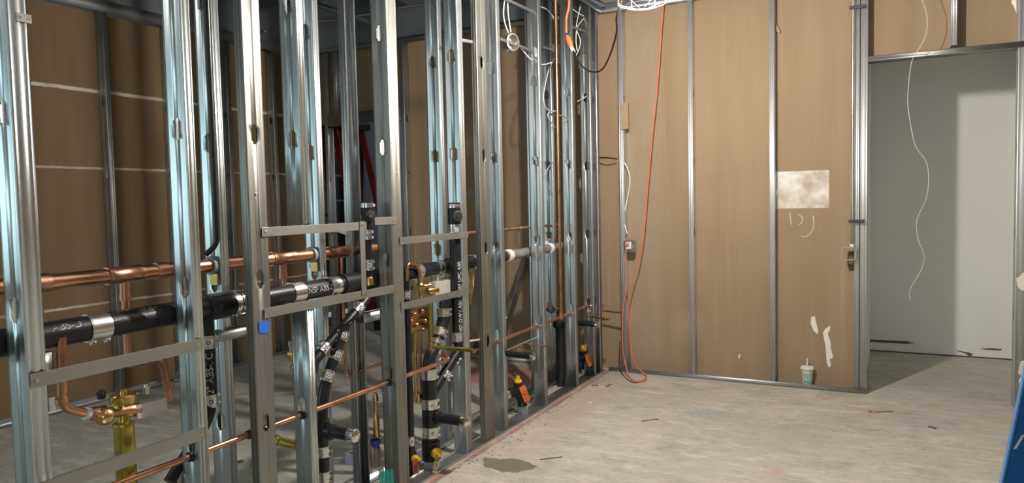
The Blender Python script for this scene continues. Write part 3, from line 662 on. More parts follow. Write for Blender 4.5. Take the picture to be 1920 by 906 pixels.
# ---- mixing valve at lower left
xm = XA+.03
o = thing('mixing_valve', 'brass mixing valve with grey control box and yellow sleeve below the black main', 'valve', onX(205, 775, xm))
c = onX(205, 778, xm); A = lambda x, y, d=0: onX(x, y, xm+d)
pipe(o, [A(115, 632), A(117, 765), A(165, 776), A(185, 778)], .0145, COPPER, 'inlet_pipe', .035); hub(o, A(116, 752), EZ, .0142, .025, 'sleeve', COPPER_D); hub(o, A(163, 776), unit(A(165, 776)-A(140, 774)), .0150, .018, 'collar', WHITE)
ay = unit(A(240, 770)-A(170, 777))
MB().lathe(A(168, 777), ay, [(0, .016), (.01, .022), (.05, .024), (.055, .018), (.12, .018), (.13, .022), (.17, .022), (.18, .015)], 18).obj('valve_body', COPPER_D, o)
m = MB().lathe(A(198, 778), FACE, [(0, .028), (.022, .030), (.036, .027), (.046, .016), (.05, 0)], 18)
for i in range(7):
    a_ = i*2*math.pi/7; s_ = unit(np.cross(FACE, EZ)); d_ = s_*math.cos(a_)+EZ*math.sin(a_); m.tube([A(198, 778)+FACE*.028+d_*.018, A(198, 778)+FACE*.05+d_*.012], .0055, 8)
m.obj('check_cap', BRASS, o)
MB().lathe(A(222, 762), unit(V3(.6, -.5, .5)), [(0, .018), (.03, .02), (.034, .012)], 14).obj('stop_cap', GOLD, o)
MB().lathe(A(233, 757, -.04), EZ, [(0, .03), (.004, .044), (.030, .044), (.034, .04), (.036, .012), (.05, .012)], 26).obj('pressure_dome', BRASS, o)
m = MB(); m.box(A(258, 790, .02)*V3(1, 1, 1)+V3(-.05, 0, .006), A(313, 742, .02)+V3(0, 0, -.006)); m.obj('control_box', GREYM, o, smooth=False, bevel=.001)
MB().lathe(A(275, 738, -.03), EZ, [(0, .012), (.025, .012), (.025, .008), (.035, .008)], 12).obj('test_cock', CHROME, o)
MB().lathe(A(190, 748, -.05), EZ, [(0, .012), (.02, .016), (.03, .006)], 12).obj('test_cock', DARKM, o)
MB().lathe(A(232, 790), -EZ, [(-.03, .015), (0, .02), (.004, .034), (.012, .035), (.014, .032), (.28, .032), (.28, .034), (.30, .034)], 22).obj('yellow_sleeve', GOLD, o)
# ---- flush valve in narrow opening
xm2 = XA+.05
A = lambda x, y, d=0: onX(x, y, xm2+d)
o = thing('flush_valve', 'small brass valve with copper loop and grey control box in the narrow opening', 'valve', A(790, 545))
pipe(o, [A(762, 527), A(764, 493), A(784, 498), A(787, 525)], .0105, COPPER, 'inlet_loop', .03, 14)
MB().lathe(A(788, 520), -EZ, [(0, .012), (.01, .016), (.02, .016), (.03, .013), (.04, .022), (.075, .022), (.085, .012), (.10, .012), (.11, .008)], 16).obj('valve_body', BRASS, o)
MB().lathe(A(792, 537), unit(V3(.5, .86, 0)), [(0, .011), (.03, .011), (.03, .016), (.045, .016)], 12).obj('outlet_nut', BRASS, o)
m = MB(); q = A(822, 553, .02); m.box(q+V3(-.045, -.028, 0), A(848, 524, .02)); m.obj('control_box', GREYM, o, smooth=False, bevel=.001)
m = MB(); m.lathe(A(812, 545), unit(V3(.3, .95, 0)), [(-.04, .02), (.0, .024), (.03, .02)], 12); m.lathe(A(815, 527), EZ, [(0, .012), (.02, .012), (.02, .007), (.03, .007)], 10); m.lathe(A(828, 524), EZ, [(-.01, .01), (.012, .01)], 10); m.obj('valve_block', BRASS, o)
# brass plate and pipes below
A = lambda x, y, d=0: onX(x, y, XR+.03+d)
o = thing('valve_manifold', 'gleaming brass manifold with pressed lettering below the narrow opening strap', 'manifold', A(785, 625))
m = MB(); m.box(A(766, 628)+V3(-.03, 0, 0), A(804, 574)); m.obj('manifold_body', BRASS, o, smooth=False, bevel=.006)
m = MB()
for x, y, r_ in ((776, 590, .012), (790, 584, .014), (796, 602, .012), (780, 610, .014), (792, 618, .010), (770, 602, .010)): m.lathe(A(x, y, .0), FACE, [(0, r_), (.018, r_), (.022, r_*.6), (.03, r_*.55)], 8)
m.obj('manifold_nut', COPPER_D, o); pipe(o, [A(778, 625), A(780, 745)], .010, BRASS, 'down_pipe', n=12); pipe(o, [A(787, 625), A(789, 745)], .010, COPPER_D, 'down_pipe', n=12); hub(o, A(784, 745), EZ, .022, .05, 'foot_fitting', BRASS)
o = thing('brass_pipe', 'slim yellow brass pipe dropping beside the leaning clamp to a level arm', 'pipe', onX(806, 650, XN))
yb_ = onX(806, 600, XN)[1]; zb_ = onX(808, 650, XN)[2]
pipe(o, [(XN, yb_, onX(806, 560, XN)[2]), (XN, yb_, zb_)], .010, GOLD, n=12); xe = onY(888, 655, yb_); pipe(o, [(XN, yb_, zb_), (xe[0], yb_, zb_)], .0105, GOLD, 'level_arm', n=12); hub(o, (XN, yb_, zb_), EZ, .011, .04, 'elbow', COPPER)
o = thing('capped_stub', 'dark capped drain stub with a pink copper tail at the dusty beige stud', 'pipe', onX(897, 655, XN+.02))
c = onX(897, 650, XN+.0); MB().lathe(c, unit(V3(.4, -.9, 0)), [(-.05, .03), (.0, .03), (.004, .034), (.014, .034), (.015, .024)], 18).obj('stub_body', ABS, o); pipe(o, [onX(884, 663, XN+.03), onX(895, 655, XN+.02)], .010, COPPER, 'copper_tail', n=12)
m = MB(); m.tube([onX(872, 641, XN+.02), onX(900, 637, XN+.02)], .006, 8); m.obj('clip_rod', WIREM, o)
# ---- water hammer arrester group right of diagonal
A = lambda x, y, d=0: onX(x, y, XR+.05+d)
o = thing('shock_arrester', 'slim dark brass arrester with blue band and two copper legs', 'arrester', A(704, 840))
m = MB().lathe(A(704, 744), -EZ, [(-.02, .008), (0, .014), (.02, .016), (.03, .009), (.09, .009), (.10, .016), (.20, .016), (.20, .02)], 14); m.obj('arrester_body', BRASS, o)
m = MB(); q = A(704, 832); m.lathe(q, EZ, [(-.02, .02), (.02, .02), (.02, .026), (-.0, .026)], 14); m.obj('blue_band', BLUEINK, o)
for dx_ in (-6, 6): pipe(o, [A(704+dx_, 838), A(704+dx_, 875)], .006, COPPER_D, 'copper_leg', n=8)
o = thing('gas_valve', 'brass and steel valve on a thin yellow pipe behind the short lower stud', 'valve', onX(550, 665, XR))
q = onX(548, 665, XR); MB().lathe(q, unit(V3(.8, -.5, 0)), [(-.03, .02), (0, .028), (.02, .028), (.03, .012)], 14).obj('valve_body', BRASS, o)
MB().lathe(q+V3(0, 0, .05), EZ, [(-.03, .012), (0, .018), (.012, .018)], 12).obj('valve_bonnet', CHROME, o)
MB().lathe(onX(553, 690, XR), unit(V3(.8, -.5, 0)), [(-.02, .016), (.02, .02), (.025, .012)], 12).obj('gauge', CHROME, o)
pipe(o, [onX(562, 690, XR), onX(563, 830, XR)], .0045, GOLD, 'thin_pipe', n=8)
a, b = onX(518, 826, XR), onX(557, 836, XR)
MB().tube([a, b], .018, 16).obj('yellow_cartridge', GOLD, o); hub(o, b, unit(b-a), .018, .03, 'end_fitting', BRASS); hub(o, a, unit(b-a), .019, .012, 'end_fitting', GOLD)
# teal filament bundle at the bottom of the bright stud
m = MB(); rnd = random.Random(3)
for i in range(15):
    q = onX(713+i*1.7, 906, XF+.02+rnd.random()*.02); h_ = q[2]+.055+rnd.random()*.012; b_ = q*V3(1, 1, 0); m.curve([b_+V3(0, 0, .0), b_+V3(0, rnd.uniform(-.003, .003), h_*.6), b_+V3(0, rnd.uniform(-.006, .006), h_)], .0020, 5, 3)
m.obj('bristle_brush', TEALF, label='teal translucent bristle bundle at the foot of the broad bright stud', cat='brush')

# ---- stub clusters at the far studs
def stub(label, a, b, r, mt, X=XN, cap=None, nuts=()):
    """pipe stub pointing out of the wall: a on plane X, b at the same depth row"""
    p = onX(*a, X); q = onY(*b, p[1]-.02)
    o = thing('pipe_stub', label, 'pipe', p, 'pipe stubs between the far front studs'); pipe(o, [p, q], r, mt, n=12)
    d = unit(q-p)
    for t_ in nuts: MB().lathe(p+(q-p)*t_, d, [(-.012, r), (-.012, r*1.7), (.012, r*1.7), (.012, r)], 8).obj('nut', CHROME if mt != BRASS else BRASS, o)
    if cap: MB().lathe(q-d*.01, d, [(-.01, r*1.15), (.012, r*1.15), (.016, r*.6)], 12).obj('end_cap', cap, o)
stub('brass ended stub crossing the stud between the two orange floor tags', (988, 643), (1029, 650), .007, COPPER_D, nuts=(.15,))
stub('short brass stub just below the longer one, left of the same stud', (962, 654), (1001, 659), .007, BRASS, nuts=(.2,))
stub('black drain stub with silver cap between the paired studs and the next', (938, 662), (1001, 669), .019, ABS, cap=CHROME, nuts=())
stub('pale brass stub below the riser crossing toward the corner', (1098, 592), (1142, 599), .010, BRASS, nuts=(.1, .8))
stub('long thin brass stub reaching from the last studs to the corner wall stud', (1118, 581), (1166, 587), .008, BRASS, nuts=(.1,), cap=CHROME)
stub('short black drain stub with silver clamps below the corner brass stubs', (1080, 605), (1121, 609), .021, ABS, cap=CHROME, nuts=())
o = thing('valve_lever', 'grey lever rod slanting up behind the stud between the orange tags', 'lever', onX(960, 652, XN-.05)); pipe(o, [onX(950, 657, XN-.05), onX(1024, 625, XN-.0)], .006, GALV, 'rod', n=8)
o = thing('valve_lever', 'dull brass lever pointing up right of the copper riser foot', 'lever', onX(1095, 575, XN)); pipe(o, [onX(1082, 582, XN), onX(1104, 572, XN)], .011, COPPER_D, 'rod', n=8)
o = thing('valve_lever', 'thin grey lever rod pointing up at the last studs below the wall corner', 'lever', onX(1118, 578, XN)); pipe(o, [onX(1100, 585, XN), onX(1134, 570, XN)], .008, GALV_OLD, 'rod', n=8)
o = thing('check_valve', 'dark angular valve left of the riser foot', 'valve', onX(1035, 585, XR)); MB().lathe(onX(1032, 580, XR), unit(V3(.6, -.6, 0)), [(-.04, .025), (0, .03), (.03, .03), (.035, .015)], 12).obj('valve_body', DARKM, o); pipe(o, [onX(1025, 577, XR), onX(1046, 579, XR)], .009, COPPER_D, 'branch_pipe', n=10); pipe(o, [onX(1045, 583, XR), onX(1050, 600, XR)], .014, ABS, 'drain_tail', n=12)
p = onX(1050, 606, XR+.05); o = thing('drain_riser', 'black upright drain pipe in the chase behind the riser foot', 'drain pipe', (p[0], p[1], 0)); pipe(o, [(p[0], p[1], .0), p], .033, ABS); hub(o, p, EY, .030, .14, 'tee_hub')

# ---- floor cleanouts with orange tags
def cleanout(label, px, py, s=1.0, side=-1):
    p = onX(px, py, XF-.10); p0 = V3(p[0], p[1], 0)
    o = thing('floor_cleanout', label, 'cleanout', p0, 'floor cleanouts with orange tags')
    h = .19*s; pipe(o, [p0+V3(0, .06, 0), p0+V3(0, .06, h*.55), p0+V3(-.02, -.03, h*.9), p0+V3(-.06, -.12, h*.75)], .033*s, ABS, 'bend', .06)
    coupling(o, p0+V3(-.05, -.095, h*.78), unit(V3(-.3, -.9, -.2)), .034*s, .03, False)
    MB().lathe(p0+V3(0, 0, h*.85), EZ, [(0, .03*s), (.05*s, .03*s), (.05*s, .034*s), (.06*s, .034*s)], 18).obj('cleanout_neck', RUBBER, o)
    plug(o, p0+V3(0, 0, h*.85+.058*s), EZ, .027*s)
    hub(o, p0+V3(0, .06, .02), EZ, .034*s, .05, 'floor_sleeve', PVC)
    htag(o, p0+V3(.045, -.03, h*.85+.045*s), .115*s, .045*s, TAG, (.22, .30))
cleanout('black floor cleanout with yellow cap and orange tag beside the paired studs', 972, 748, 1.0)
cleanout('small floor cleanout with yellow cap and orange tag near the wall corner', 1094, 712, .95)
# leaning brace and stray items in the chase
p, q = onX(993, 490, -2.9), onX(940, 660, -2.9); d = unit(q-p)
channel(p, unit(np.cross(d, EX))*-1, -EX, d, .09, .03, 1.0, (.42,)).obj('leaning_stud', GALV, label='loose steel stud leaning diagonally in the chase room by the paired studs', cat='stud', solid=.0015)
o = thing('tape_roll', 'white tape roll lying on the floor behind the taped stud', 'tape roll', onZ(448, 876)); MB().lathe(onZ(448, 876), EZ, [(0, .03), (0, .055), (.03, .055), (.03, .03), (.001, .03)], 24).obj('roll', WHITE, o); MB().lathe(onZ(448, 876), EZ, [(0, .027), (0, .0295), (.03, .0295), (.03, .027), (.001, .027)], 24).obj('core', CARD, o)
o = thing('tape_roll', 'pale blue-white roll on the floor below the capped stub', 'tape roll', onZ(664, 866)); MB().lathe(onZ(664, 866), EZ, [(0, .025), (0, .05), (.05, .05), (.05, .025), (.001, .025)], 24).obj('roll', LILAC, o); MB().lathe(onZ(664, 866), EZ, [(0, .022), (0, .0245), (.05, .0245), (.05, .022), (.001, .022)], 24).obj('core', CARD, o)
q = onZ(93, 772); MB().lathe(q, EZ, [(0, .04), (.045, .04), (.045, .042), (.10, .042), (.105, .036)], 16).obj('paint_can', [WHITE], label='small white and dark can on the floor by the far left wall', cat='can')
q0 = onZ(250, 840); MB().beam(onZ(90, 905), onZ(345, 820), V3(.02, -.03, 0), V3(0, 0, .012)).obj('floor_channel', GALV_OLD, label='loose dark channel lying on the chase room floor at the left', cat='channel', smooth=False)
MB().beam(onZ(420, 745), onZ(720, 722), V3(.0, -.04, 0), V3(0, 0, .012)).obj('floor_channel', PVC, label='pale strip lying on the chase room floor behind the taped stud', cat='channel', smooth=False)
# black riser cable on rear clamped stud
m = MB(); m.tube([(XR+.02, 1.985, 3.0), (XR+.02, 1.985, onX(393, 460, XR+.02)[2]), (XR-.02, 1.965, onX(393, 478, XR+.02)[2])], .011, 10, .03); m.obj('black_hose', BLACKC, label='black hose dropping from above to the clamped copper pipe', cat='hose')
# hanging glove-like yellow rag behind the tall pipe
m = MB(); A = lambda x, y: onX(x, y, XA-.02)
m.prism([A(878, 506), A(890, 500), A(889, 535), A(885, 560), A(884, 572), A(880, 570), A(881, 552), A(877, 535)], (-.02, 0, 0)); m.obj('rag', mat('yellow_cloth', (.45, .38, .17), .7, var=.3, vscale=40), label='yellow rag hanging off the black main behind the tall cleanout pipe', cat='rag', smooth=False, bevel=.003)
# blue tape square
c = onX(497, 613, XF+.003)
m = MB(); q = [onX(485, 604, XF+.001), onX(505, 602, XF+.001), onX(504, 622, XF+.001), onX(496, 626, XF+.001), onX(486, 624, XF+.001)]; m.prism(q, (.0012, 0, 0)); m.obj('tape_piece', TAPE, label='bright blue tape square stuck on the broad knockout-faced stud', cat='tape', smooth=False)
# small tie bracket on nearest stud
q = onX(44, 34, XF); m = MB(); m.box((q[0]+.001, q[1]-.02, q[2]-.012), (q[0]+.003, q[1]+.02, q[2]+.012)); m.cur = 1
for dy in (-.012, .012): m.lathe((q[0]+.003, q[1]+dy, q[2]), EX, [(0, .004), (.0008, .004)], 8)
m.obj('small_bracket', [GALV2, DARKM], label='small two-hole bracket near the top of the nearest stud', cat='bracket', smooth=False)

# ------------------------------------------------------------------ ladder doorway
Yl = 6.75
L_ = lambda x, y, Y=Yl: onY(x, y, Y)
foot = onZ(703, 621); top = L_(634, 222)
o = thing('step_ladder', 'dark red fibreglass step ladder with black top standing beyond the rear doorway', 'ladder', V3(-5.6, Yl, 0))
fx, ft = L_(640, 560), L_(626, 240); zt = ft[2]
xf0 = ft[0]-.10; 
for dy in (0, .5):
    MB().beam((xf0+.10, Yl+dy, 0), (xf0-.02, Yl+dy, zt), (.055, 0, 0), (0, .016, 0)).obj('front_rail', RED, o, smooth=False)
    MB().beam((foot[0], Yl+dy-.03, .10), (xf0+.10, Yl+dy, zt), (.042, 0, 0), (0, .012, 0)).obj('rear_rail', RED, o, smooth=False)
    MB().beam((foot[0]+.01, Yl+dy-.03, 0), (foot[0]-.02, Yl+dy-.03, .14), (.04, 0, 0), (0, .02, 0)).obj('foot', RUBBER, o, smooth=False)
    MB().beam((xf0+.105, Yl+dy, 0), (xf0+.10, Yl+dy, .10), (.045, 0, 0), (0, .02, 0)).obj('foot', RUBBER, o, smooth=False)
MB().box((xf0-.10, Yl-.04, zt), (xf0+.22, Yl+.54, zt+.08)).obj('top_cap', RUBBER, o, smooth=False, bevel=.01)
for i in range(7):
    z_ = .3+i*.3; t_ = z_/zt; MB().box((xf0+.10-.12*t_-.03, Yl, z_), (xf0+.10-.12*t_+.04, Yl+.5, z_+.02)).obj('step', GALV_OLD, o, smooth=False)
MB().beam((xf0+.07, Yl-.02, 1.2), (foot[0]-.35, Yl-.02, 1.2), (0, 0, .01), (0, .002, 0)).obj('spreader', GALV, o, smooth=False)
a, b, c_, d_ = L_(668, 222, 7.4), L_(700, 224, 7.4), L_(735, 224, 7.4), L_(735, 600, 7.4)
MB().prism([(a[0], 7.40, 0.0), (a[0], 7.55, a[2]), (c_[0]+.5, 7.55, a[2]), (c_[0]+.5, 7.40, 0)], (0, .013, 0)).obj('board_sheet', LILAC, label='lilac wallboard sheet leaning beyond the rear doorway right of the ladder', cat='board', smooth=False)

# ------------------------------------------------------------------ back wall fittings
def jbox(label, c, s=.05, dep=.045, face=V3(0, -1, 0), open_=True, mt=GALV, back=True, group=None, cat='junction box'):
    """open square steel box with knockouts"""
    o = thing('junction_box', label, cat, c, group); f = unit(face); sd = unit(np.cross(f, EZ)); c = np.asarray(c, float)
    m = MB()
    if back: m.obox(c-f*dep/2, sd*s, EZ*s, f*.001)
    for k in (-1, 1): m.obox(c+sd*s*k, sd*.001, EZ*s, f*dep/2); m.obox(c+EZ*s*k, sd*s, EZ*.001, f*dep/2)
    m.obj('box_shell', mt, o, smooth=False, bevel=.002)
    m = MB(); 
    for k in (-.5, .5): m.lathe(c+sd*s*1.0+EZ*s*k, sd, [(0, .010), (.002, .010), (.002, .007)], 10); m.lathe(c-EZ*s+sd*s*k, -EZ, [(0, .010), (.002, .010)], 10)
    m.obj('knockout', GALV_OLD, o); return o
c = onY(1181, 461, 5.80); o = jbox('square steel box with white plug and red cord on the corner wall stud', c, .045)
MB().obox(c+V3(-.004, -.012, .004), (.024, 0, 0), (0, .022, 0), (0, 0, .03)).obj('receptacle', WHITE, o, smooth=False, bevel=.004); MB().obox(c+V3(-.01, -.04, .016), (.016, 0, 0), (0, .016, 0), (0, 0, .014)).obj('red_plug', SALMON, o, smooth=False, bevel=.004)
c = onY(1170, 218, 5.80); m = MB(); m.box(c+V3(-.022, -.004, -.105), c+V3(.036, .022, .105)); m.obj('cardboard_strip', CARD, label='brown block fixed above eye level to the corner wall stud', cat='block', smooth=False)
c = onY(1592, 475, 5.80); o = jbox('shallow square switch box hanging at the end of the jamb conduit', c, .045, .038, back=False)
cz = c[2]
m = MB()
for k in (-1, 1): m.beam(c+V3(.045*k, -.021, -.045), c+V3(.045*k, -.021, .045), (.004, 0, 0), (0, .002, 0)); m.beam(c+V3(-.045, -.021, .045*k), c+V3(.045, -.021, .045*k), (0, 0, .004), (0, .002, 0))
m.obj('box_rim', GALV2, o, smooth=False)
o = thing('conduit', 'upright steel conduit on the door jamb dropping to the square switch box', 'conduit', c)
pipe(o, [V3(c[0]+.02, c[1], cz+.045), V3(c[0]+.022, c[1], 3.05)], .0105, CHROME, n=14); hub(o, V3(c[0]+.02, c[1], cz+.055), EZ, .011, .022, 'connector', WHITE)
for z_ in (onY(1605, 415, 5.78)[2], onY(1610, 12, 5.78)[2]):
    MB().box((c[0]-.005, 5.785, z_-.012), (c[0]+.10, 5.80, z_+.012)).obj('conduit_clamp', DARKM, o, smooth=False, bevel=.003)
o = thing('wall_anchor', 'small brown bracket on the board below the jamb switch box', 'bracket', onY(1595, 495, 5.9)); MB().box(onY(1591, 500, 5.9), onY(1600, 470, 5.9)+V3(0, -.02, 0)).obj('anchor_plate', LEAD, o, smooth=False)
# torn paper
def torn(label, pts, mt=PAPER, Y=WY-.004):
    m = MB(); q = [onY(x, y, Y) for x, y in pts]; m.prism(q, (0, .003, 0)); m.obj('torn_paper', mt, label=label, cat='torn paper', smooth=False, group='torn spots on the back wall')
torn('small white torn patch on the board above left of the cup straw', [(1521, 594), (1528, 593), (1530, 604), (1534, 620), (1533, 627), (1526, 621), (1520, 608)])
torn('long white ragged tear down the board right of the cup', [(1543, 625), (1547, 617), (1557, 611), (1556, 619), (1552, 626), (1557, 640), (1558, 655), (1562, 668), (1560, 673), (1556, 672), (1558, 686), (1554, 690), (1550, 680), (1549, 664), (1547, 645)])
torn('curled paper flap high beside the bright wall stud', [(1452, 36), (1456, 46), (1463, 59), (1462, 62), (1452, 57)], CARD, WY-.03)
torn('thin torn curl on the stud at the left of the white wall patch', [(1457, 352), (1458, 362), (1455, 377), (1452, 380), (1454, 362)], PAPER, WY-.02)
torn('tiny tear low on the middle back wall board', [(1384, 668), (1388, 663), (1388, 668), (1385, 674)], PAPER)
torn('torn white paper high on the board right of the cripple stud', [(1897, 0), (1906, 0), (1906, 25), (1901, 12), (1896, 5)], PAPER, WY-.003)
Yk = WY-.0015
for lb, pts in (('chalk stroke like a D below the white patch on the wall', [(1497, 402), (1504, 408), (1503, 418), (1496, 422)]), ('short chalk stroke left of the D-like stroke on the wall', [(1481, 398), (1482, 410), (1484, 422)]),
                ('curved chalk hook right of the D-like stroke on the wall', [(1525, 405), (1526, 425), (1520, 437), (1510, 444), (1502, 443)])):
    MB().curve([onY(x, y, Yk) for x, y in pts], .0022, 6, 4).obj('chalk_mark', PAPER, label=lb, cat='chalk mark', group='chalk strokes on the back wall')
# cup
cb = V3(-.557, 5.775, .0335)
cb = onY(1512, 726, 5.80); cb = V3(cb[0], 5.865, .006)
o = thing('drink_cup', 'white paper cup with teal lettering, lid and straw standing on the floor track', 'cup', cb)
MB().lathe(cb, EZ, [(0, .029), (.002, .031), (.135, .044), (.138, .046)], 28).obj('cup_body', CUP, o)
MB().lathe(cb+EZ*.134, EZ, [(0, .047), (.003, .0505), (.009, .0505), (.010, .047), (.020, .045), (.022, .042), (.024, 0)], 28).obj('lid', WHITE, o)
pipe(o, [cb+EZ*.15+V3(-.002, 0, 0), cb+EZ*.215+V3(.0, -.002, 0)], .005, PAPER, 'straw', n=10)
cf = unit(V3(.1, -1, 0))
ptext(o, 'McD', cb+V3(-.026, 0, .094), EX, 99, .034, -EY, TEAL).location = (0, -.0415, 0)
ptext(o, 'OI', cb+V3(-.024, 0, .066), EX, 99, .040, -EY, TEAL).location = (0, -.0395, 0)
m = MB(); m.obox(cb+V3(.0, -.0355, .043), (.024, 0, 0), (0, .0006, 0), (0, 0, .005)); m.obj('teal_band', TEAL, o, smooth=False)

# ------------------------------------------------------------------ work lamp and cords
lo = thing('work_lamp', 'caged white work light hanging near the ceiling, lit', 'lamp', LAMP-EZ*.1)
m = MB(); n = 32; zb = onY(1204, 22, 3.52)[2]
def ring(z, r, t=.0015): m.tube([LAMP*V3(1, 1, 0)+V3(r*math.cos(a), r*math.sin(a), z) for a in np.linspace(0, 2*math.pi, n+1)], t, 6)
ring(2.405, .118); ring(2.392, .085, .0012); ring(2.50, .11); ring(2.60, .06)
for i in range(6):
    a_ = i*math.pi/3+.25; d_ = V3(math.cos(a_), math.sin(a_), 0); B0 = LAMP*V3(1, 1, 0)
    m.tube([B0+d_*.06+EZ*2.60, B0+d_*.11+EZ*2.50, B0+d_*.118+EZ*2.405, B0+EZ*(zb+.005)], .0014, 6, .02)
m.obj('cage', CAGE, lo)
MB().lathe(LAMP+EZ*.22, -EZ, [(0, .02), (.02, .035), (.09, .035), (.095, .02)], 18).obj('socket', WHITE, lo)
bl = MB().lathe(LAMP+EZ*.15, -EZ, [(0, .018), (.03, .02), (.07, .036), (.10, .038), (.125, .028), (.135, 0)], 18).obj('bulb', BULB, lo)
bl.visible_shadow = True
m = MB(); m.tube([LAMP+EZ*.22, LAMP*V3(1, 1, 0)+EZ*3.075], .004, 8); m.obj('hanging_cord', BLACKC, lo)
def cable(name, label, pts, r, mt, cat='cord', sub=5, group=None): return MB().curve(pts, r, 8, sub).obj(name, mt, label=label, cat=cat, group=group)
Yc = 5.74
pts = [(1247, -40), (1244, 10), (1240, 60), (1236, 120), (1231, 180), (1225, 235), (1220, 290), (1214, 360), (1211, 400), (1207, 440), (1198, 490), (1189, 520), (1180, 560), (1178, 600), (1182, 640), (1185, 665), (1197, 690), (1211, 703)]
cable('extension_cord', 'orange extension cord hanging down the back wall from the lamp to the floor', [onY(x, y, Yc) for x, y in pts]+[onZ(1209, 711, .006), onZ(1190, 715, .006), onZ(1172, 700, .006)], .0048, ORANGE)
pts = [(1174, 466), (1173, 500), (1174, 540), (1168, 580), (1167, 620), (1168, 655), (1172, 680)]
cable('extension_cord', 'faded red cord dropping from the white plug in the steel box to the floor', [onY(x, y, 5.76) for x, y in pts]+[onZ(1180, 707, .006), onZ(1196, 717, .006), onZ(1212, 712, .006), onZ(1206, 700, .006), onZ(1190, 690, .03)], .0045, SALMON)
cable('lead_cord', 'dark cord lying from the corner stud foot out onto the floor', [onY(1162, 640, 5.79), onY(1163, 690, 5.79)]+[onZ(1172, 707, .006), onZ(1184, 716, .006), onZ(1196, 717.5, .012)], .0035, BLACKC)
pts = [((1064, -30), 4.75), ((1067, 8), 4.75), ((1062, 35), 4.75), ((1062, 62), 4.75)]
cable('orange_lead', 'orange cord hanging from above with its socket end near the top track', [onY(*q, Y) for q, Y in pts], .008, ORANGE)
a, b = onY(1063, 66, 4.75), onY(1071, 88, 4.75)
o = thing('plug_connector', 'orange plug connector joining the orange cord to the black cord', 'plug', b); MB().lathe(a, b-a, [(0, .008), (.02, .018), (.07, .02), (.09, .013)], 14).obj('socket_end', ORANGE, o); MB().lathe(b, unit(onY(1080, 103, 4.75)-b), [(-.01, .013), (.03, .012), (.05, .007)], 12).obj('plug_end', WHITE, o)
pts = [((1073, 90), 4.75), ((1083, 112), 4.72), ((1096, 128), 4.68), ((1112, 135), 4.6), ((1128, 131), 4.5), ((1140, 112), 4.35), ((1150, 85), 4.15), ((1157, 55), 3.95), ((1158, 25), 3.75)]
cable('lamp_cord', 'black lamp cord looping from the orange connector up to the caged lamp', [onY(*q, Y) for q, Y in pts]+[LAMP*V3(1, 1, 0)+V3(-.06, .06, 2.60), LAMP*V3(1, 1, 0)+V3(0, .01, 2.68)], .0058, BLACKC)
pts = [(1722, -20), (1737, 25), (1738, 55), (1730, 80), (1713, 107), (1706, 135), (1702, 188), (1706, 225), (1713, 262), (1720, 280), (1735, 300), (1741, 325), (1738, 368), (1724, 400), (1718, 420), (1722, 450), (1733, 480), (1728, 505), (1715, 528), (1706, 545), (1706, 562)]
cable('loose_wire', 'thin pale wire dangling in front of the alcove opening', [onY(x, y, 5.70) for x, y in pts], .0022, WIREM, 'wire')
# junction boxes and cables in the stud wall
A = lambda x, y, d=0: onX(x, y, XF-.04+d)
c = A(956, 80); o = thing('junction_box', 'round steel junction box high on a telescoping bar with white cables entering', 'junction box', c)
f = unit(V3(.93, -.35, -.05)); MB().lathe(c, f, [(-.04, 0), (-.04, .050), (.02, .052), (.021, .048), (-.03, .046), (-.0392, 0)], 10).obj('box_shell', GALV2, o)
m = MB().lathe(c+f*.022, f, [(0, .043), (.0, .052), (.010, .056), (.012, .046), (.001, .043)], 24); m.obj('mud_ring', GALV2, o)
m = MB()
for k in (-1, 1): m.obox(c+EZ*.05*k+f*.0, (.012, 0, 0), (0, .025, 0), (0, 0, .008))
m.obj('box_ear', GALV, o)
def bar(label, a, b, X=XF-.03):
    p, q = onX(*a, X), onX(*b, X); o = thing('telescoping_bar', label, 'bar', p, 'telescoping box bars in the stud wall'); d = unit(q-p)
    MB().beam(p, q, (0, 0, .009), (.004, 0, 0)).obj('outer_bar', GALV2, o, smooth=False, bevel=.001); MB().beam(p+(q-p)*.45, q, (0, 0, .006), (.007, 0, 0)).obj('inner_bar', GALV2, o, smooth=False)
    MB().obox(q+d*.02, (.002, 0, 0), d*.025, (0, 0, .03)).obj('end_tab', GALV, o, smooth=False)
bar('short telescoping bar high on the left holding the round junction box', (864, 75), (887, 79))
bar('telescoping bar right of the round junction box up to the next stud', (938, 73), (1002, 97))
bar('telescoping bar at the top of the photo left of the copper riser', (935, -8), (1003, 24))
bar('telescoping bar with two square boxes crossing behind the copper riser', (1018, 88), (1052, 99), XR)
bar('telescoping bar reaching the last studs below the top track corner', (1072, 50), (1104, 62))
for lb, x, y in (('upper square steel box behind the copper riser near the top', 1042, 90), ('lower square steel box behind the copper riser near the top', 1042, 104+2*12-20)):
    c = onX(x, y+2, XR+.03); o = jbox(lb, c+V3(0, 0, 0), .032, .045, unit(V3(1, -.2, 0)))
c = onX(1096, 118, XF-.06); jbox('dark square box between the last two studs under the looping black cord', c, .05, .045, unit(V3(1, -.3, 0)), mt=GALV_OLD)
c = onX(1108, 96, XN); jbox('bright square box on the last studs right under the telescoping bar end', onX(1107, 124, XN), .03, .04, unit(V3(1, -.3, 0)))
c = onX(1024, 458, XR-.0); o = jbox('square steel outlet box above the grey pipe left of the riser', c, .04, .04, unit(V3(.6, -.8, 0)))
MB().obox(c+V3(.0, -.01, 0), (.018, 0, 0), (0, .012, 0), (0, 0, .028)).obj('white_insert', WHITE, o, smooth=False)
MCG = 'white electrical cables in the stud wall'
def mc(label, pts, X=XF-.06, r=.0042, mt=WHITE): cable('electrical_cable', label, [onX(x, y, X) for x, y in pts], r, mt, 'cable', 6, MCG)
